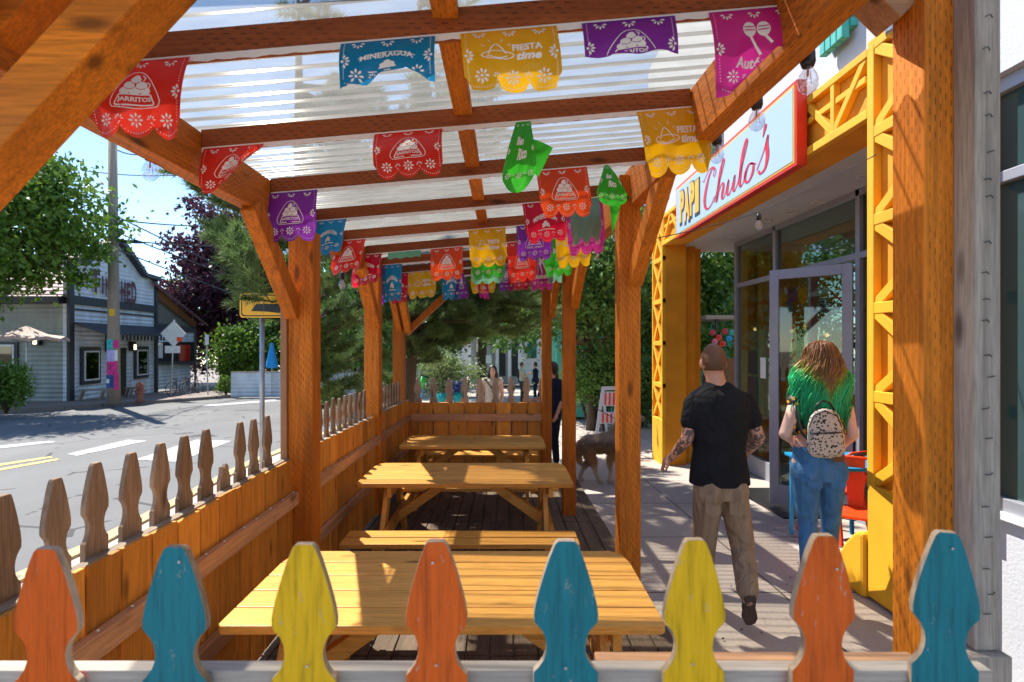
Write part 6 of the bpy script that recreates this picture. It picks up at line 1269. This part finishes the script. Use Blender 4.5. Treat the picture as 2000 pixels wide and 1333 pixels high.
# -- the woman with green hair
Y1 = 3.74; Pw = lambda x, y, d=0.0: P(x, y, Y1 + d)
Jw = dict(f=(.0, 1, 0), head=Pw(1600, 702, .02), neck=Pw(1602, 758), pelvis=Pw(1597, 905), shL=Pw(1556, 786), shR=Pw(1650, 784), elL=Pw(1533, 848, -.04), elR=Pw(1664, 850, -.04), wrL=Pw(1548, 862, .20), wrR=Pw(1648, 868, .20), hdL=(.3, .8, -.1), hipL=Pw(1573, 922), hipR=Pw(1622, 922),
          knL=Pw(1577, 1022, .05), anL=Pw(1580, 1118, -.10), knR=Pw(1622, 1022, .12), anR=Pw(1618, 1120, .38), heL=Pw(1578, 1160, -.13), toL=Pw(1577, 1168, .10), upL=V3((0, 0, 1)), heR=Pw(1618, 1130, .34), toR=Pw(1618, 1128, .58), upR=V3((0, 0, 1)), loose=.92, hem=.60)
wom, R3w = person(Jw, 'woman with long green and brown hair in blue jeans walking away with a small backpack', 'skinpale', .97, 'floral', 'jeans', 'white', tw=.86, hw=1.06, vox=.006, soles='white')
hc = Jw['head']; mb = MB(); M['ombre'] = ombre(hc.x - wom['_o'][0] - .01)
mb.ell(hc + V3((0, -.01, .010)), (.086, .102, .118), 20, 14); mb.ell(hc + V3((0, -.05, -.13)), (.085, .05, .14), 18, 12); mb.ell(hc + V3((0, -.06, -.24)), (.13, .045, .11), 18, 12)
hb_ = fuse(mb, 'hair', 'ombre', wom, .009, 8); hb_['_o'] = wom['_o']
rg = random.Random(9); st = MB(); locks = []
for i in range(120):
    a = math.pi + rg.uniform(-.25, math.pi + .25); locks.append((a, rg.uniform(.1, 1.5), rg.uniform(.45, 1.0), rg.uniform(0, 6.28), rg.uniform(.46, .62), rg.uniform(.013, .034), rg.uniform(10, 18)))
for i in range(2600):
    a, el, sp_, ph, ln, amp, fq = locks[rg.randrange(120)]; fly = rg.random() < .07
    a += rg.gauss(0, .05 if not fly else .2); el += rg.gauss(0, .06); j1, j2 = rg.gauss(0, .007), rg.gauss(0, .007)
    r0 = V3((.088 * math.cos(a) * math.cos(el), .104 * math.sin(a) * math.cos(el), .120 * math.sin(el))); p = hc + r0 + V3((0, -.01, .01)); pts = [p]
    L_ = ln * rg.uniform(.85, 1.06) - .10; n = 20; top_ = r0.z
    for k in range(1, n + 1):
        t = k / n; z = top_ + .02 - (L_ + top_) * t; dz = max(0, .06 - z)          # depth below the ears
        half = (.093 + .095 * min(1, dz / .20)) * (.35 + .65 * sp_) * (1.12 if fly else 1)
        if z > .0: half = .095 * math.sqrt(max(.05, 1 - (z / .135) ** 2)) + .006
        lk = 1 - .35 * max(0, t - .6)
        q = hc + V3((math.cos(a) * half + j1 * lk, math.sin(a) * min(half, .125) - .01 + j2 * lk, z)); w_ = amp * min(1, dz * 7 + .12) * (1.3 if fly else 1)
        q += V3((math.sin(t * fq + ph), math.cos(t * fq * .9 + ph) * .7, 0)) * w_; pts.append(q)
    w_ = rg.uniform(.0016, .0038); st.tube(pts, [w_] * (n - 2) + [w_ * .7, w_ * .5, w_ * .2], 3, cap=False)
st.build('hair_strand', 'ombre', hb_, True)['kind'] = 'stuff'
# backpack: hangs on her shoulder, a thing of its own
bpk = thing('backpack', Pw(1612, 893, -.2), 'small cream backpack with black dotted pattern hanging on the woman\'s back', 'backpack')
def BK(x, y, d): return P(x, y, Y1 - .17 - d)
out = [(1578, 886), (1576, 862), (1577, 835), (1582, 815), (1592, 803), (1608, 798), (1626, 800), (1638, 810), (1645, 830), (1650, 858), (1651, 882), (1645, 893), (1620, 896), (1590, 894)]
MB().prism(out, .11, lambda u, v, w: BK(u, v, w - .06)).build('pack_body', 'pack', bpk, True, bevel=.022)
MB().prism([(1583, 888), (1582, 858), (1592, 849), (1640, 847), (1646, 858), (1647, 886), (1620, 892)], .03, lambda u, v, w: BK(u, v, w + .045)).build('front_pocket', 'pack', bpk, bevel=.012)
MB().tube([BK(1583, 848, .058), BK(1612, 846, .066), BK(1646, 845, .058)], .0035, 6).build('zip', 'black', bpk)
MB().tube([BK(1580, 835, .045), BK(1590, 812, .05), BK(1612, 803, .052), BK(1636, 814, .05), BK(1644, 835, .045)], .0035, 6).build('zip', 'black', bpk)
MB().tube([BK(1593, 806, 0), BK(1594, 792, 0), BK(1606, 783, .0), BK(1620, 787, .0), BK(1630, 802, 0)], .007, 8).build('handle', 'black', bpk, True)
MB().tube([Pw(1553, 792, -.10), Pw(1556, 815, -.12), Pw(1566, 845, -.13), Pw(1580, 862, -.14)], .009, 8).build('strap', 'black', bpk, True)
MB().box(BK(1628, 902, .03), BK(1650, 888, .04)).build('leather_tag', 'rustwood', bpk)
for sx_ in (-1, 1):
    c = Jw['pelvis'] + V3((sx_ * .078, -.142, -.05)); MB().prism([(-.05, -.06), (0, -.075), (.05, -.06), (.052, .05), (-.052, .05)], .005, lambda u, v, w: c + V3((u, -w + abs(u) * .3 + .022, v - .03))).build('back_pocket', 'jeans', wom, bevel=.002)
MB().lathe([(.150, -.012), (.153, 0), (.150, .016)], Jw['pelvis'] + V3((0, 0, .105)), 28, Matrix.Diagonal((1, .70, 1))).build('waistband', 'jeans', wom, True)
# -- people beyond the end fence
Jb, sb_ = standing(gp3(962, 11.0), (.1, -1, 0), 1.60); Jb['hem'] = 1.05; b_, R3b = person(Jb, 'woman in white vest with a crossbody strap behind the end fence', 'skin', sb_, 'creamc', 'navy', 'black', vox=.011, tw=.9)
o_ = MB(); h_ = Jb['head']; o_.ell(h_ + V3((0, .025, .012)), (.092, .10, .118), 16, 12); o_.ell(h_ + V3((-.07, .02, -.13)), (.05, .05, .15), 12, 10); o_.ell(h_ + V3((.07, .02, -.13)), (.05, .05, .15), 12, 10); o_.ell(h_ + V3((0, .06, -.12)), (.10, .05, .16), 12, 10)
fuse(o_, 'hair', 'hairdark', b_, .012, 5); tag_ = MB().tube([Jb['shR'] + V3((0, -.06, .05)), Jb['neck'].lerp(Jb['pelvis'], .45) + V3((0, -.13, 0)), Jb['hipL'] + V3((0, -.13, .1))], .012, 6).build('bag_strap', 'black', b_)
Jb, sb_ = standing(gp3(1019, 22.6), (1, -.15, 0), 1.70, arms=dict(wrL=(-.12, .38, 1.28), elL=(-.2, .12, 1.15), wrR=(.12, .38, 1.25), elR=(.2, .12, 1.12))); b_, _r = person(Jb, 'person in light shirt with dark backpack facing right on the far plaza', 'skin', sb_, 'creamc', 'black', 'black', vox=.016, sleeve=.5)
fuse(MB().ell(Jb['head'] + V3((-.02, 0, .02)), (.095, .09, .115), 12, 10), 'hair', 'hairbrown', b_, .015, 3); fuse(MB().ell(Jb['neck'] + V3((-.16, 0, -.22)), (.09, .14, .2), 12, 10), 'rucksack', 'black', b_, .015, 3)
Jb, sb_ = standing(gp3(1046, 22.9), (-1, -.1, 0), 1.68); b_, _r = person(Jb, 'person in black coat standing close beside the one in light shirt', 'skin', sb_, 'navy', 'navy', 'black', vox=.016, sleeve=1.1)
fuse(MB().ell(Jb['head'] + V3((.02, 0, .02)), (.095, .09, .115), 12, 10), 'hair', 'hairdark', b_, .015, 3)
Jb, sb_ = standing(gp3(1079, 8.7), (-.8, -.6, 0), 1.66, arms=dict(wrR=(.30, .35, 1.05), elR=(.26, .05, 1.15))); b_, _r = person(Jb, 'dark haired person in navy clothes half hidden behind the far right posts', 'skin', sb_, 'navy', 'navy', 'black', vox=.010, sleeve=.9)
o_ = MB(); h_ = Jb['head']; o_.ell(h_ + V3((.02, .02, .012)), (.10, .10, .125), 16, 12); o_.ell(h_ + V3((.03, .05, -.14)), (.10, .08, .17), 12, 10); fuse(o_, 'hair', 'hairdark', b_, .012, 5)
# -- the dog
Yd = 7.55; D = lambda x, y, d=0.0: P(x, y, Yd + d)
def dogfur():
    t = NT('tan_black_white_fur'); v = t.co(rnd=False); sx = t.n('SeparateXYZ', Vector=v); nz = t.n('TexNoise', Vector=t.co((1, 1, 1), False), Scale=9.0, Detail=5.0).outputs[0]; f2 = t.n('TexNoise', Vector=t.co((3, 1, 1), False), Scale=70.0, Detail=3.0).outputs[0]
    h = t.math('ADD', sx.outputs[2], t.math('MULTIPLY', nz, .14)); col = t.ramp(t.math('DIVIDE', h, .75), [(.28, (.80, .66, .50)), (.46, (.75, .45, .22)), (.66, (.50, .26, .10)), (.84, (.30, .21, .15)), (.95, (.70, .55, .42))])
    t.set(t.b.inputs['Base Color'], t.mix(t.ramp(f2, [(.35, (.5,) * 3), (.6, (0,) * 3)]), col, (.08, .06, .05, 1))); t.b.inputs['Roughness'].default_value = .8; t.bump(f2, 1.0, .02); return t.m
M['fur'] = dogfur(); mb = MB()
mb.caps(D(1150, 868), D(1195, 866), .125, .135, 18); mb.caps(D(1185, 862), D(1205, 868), .13, .15, 18); mb.ell(D(1150, 872), (.10, .11, .14), 14, 10)           # loin, chest, rump
mb.caps(D(1202, 852), D(1222, 820), .105, .085, 16); mb.ell(D(1230, 806), (.085, .09, .085), 16, 12); mb.caps(D(1238, 812), D(1256, 818), .05, .030, 12)                    # neck, skull, muzzle
for d_ in (-.05, .05): mb.caps(D(1226, 797, d_), D(1223, 786, d_ * 1.2), .028, .008, 8)
for hip, kn, hk, ft, d_ in (((1148, 878), (1152, 900), (1138, 918), (1133, 936), .08), ((1150, 878), (1160, 902), (1163, 922), (1170, 940), -.07)):
    mb.caps(D(*hip, d_), D(*kn, d_), .085, .055, 12); mb.caps(D(*kn, d_), D(*hk, d_), .048, .030, 10); mb.caps(D(*hk, d_), D(*ft, d_), .028, .024, 10); mb.caps(D(*ft, d_), D(ft[0] + 6, ft[1] + 1, d_), .027, .022, 10)
for sh_, el_, wr_, ft, d_ in (((1196, 880), (1192, 902), (1193, 922), (1190, 940), -.07), ((1206, 880), (1208, 902), (1214, 920), (1212, 936), .08)):
    mb.caps(D(*sh_, d_), D(*el_, d_), .07, .042, 12); mb.caps(D(*el_, d_), D(*wr_, d_), .036, .028, 10); mb.caps(D(*wr_, d_), D(*ft, d_), .027, .025, 10); mb.caps(D(*ft, d_), D(ft[0] + 6, ft[1] + 1, d_), .027, .022, 10)
mb.tube([D(1142, 862), D(1134, 866), D(1130, 880), D(1131, 898), D(1137, 908)], [.035, .045, .055, .045, .012], 12)
dg_ = fuse(mb, 'dog', 'fur', None, .010, 5); tag(dg_, 'large tan, black and white dog walking on the pavement between the posts', 'dog')
me_ = dg_.data; off_ = np.array(dg_['_o']); nv_ = len(me_.vertices); co_ = np.empty(nv_ * 3); no_ = np.empty(nv_ * 3); me_.vertices.foreach_get('co', co_); me_.vertices.foreach_get('normal', no_); co_ = co_.reshape(-1, 3) + off_; no_ = no_.reshape(-1, 3)
rg = np.random.default_rng(3); kx = rg.integers(0, nv_, 26000); c = co_[kx]; nn = no_[kx] * .5 + np.array([-.75, 0, -.45]) + rg.normal(size=(len(kx), 3)) * .28; nn /= np.linalg.norm(nn, axis=1)[:, None]; sdv = np.cross(nn, rg.normal(size=nn.shape)); sdv /= np.linalg.norm(sdv, axis=1)[:, None]
L_ = (.018 + .024 * rg.random(len(kx))) * np.where(c[:, 2] < off_[2] + .22, .35, 1); V_ = np.stack([c + sdv * .003, c - sdv * .003, c + nn * L_[:, None]], 1).reshape(-1, 3)
np_mesh('fur', V_, np.arange(3 * len(kx)).reshape(-1, 3), 'fur', dg_)['kind'] = 'stuff'
tag(MB().tube([D(1222, 830), D(1150, 790, .3), P(1092, 800, 8.5)], .006, 5).build('dog_lead', 'black'), 'thin dark lead from the dog to its walker', 'dog lead')
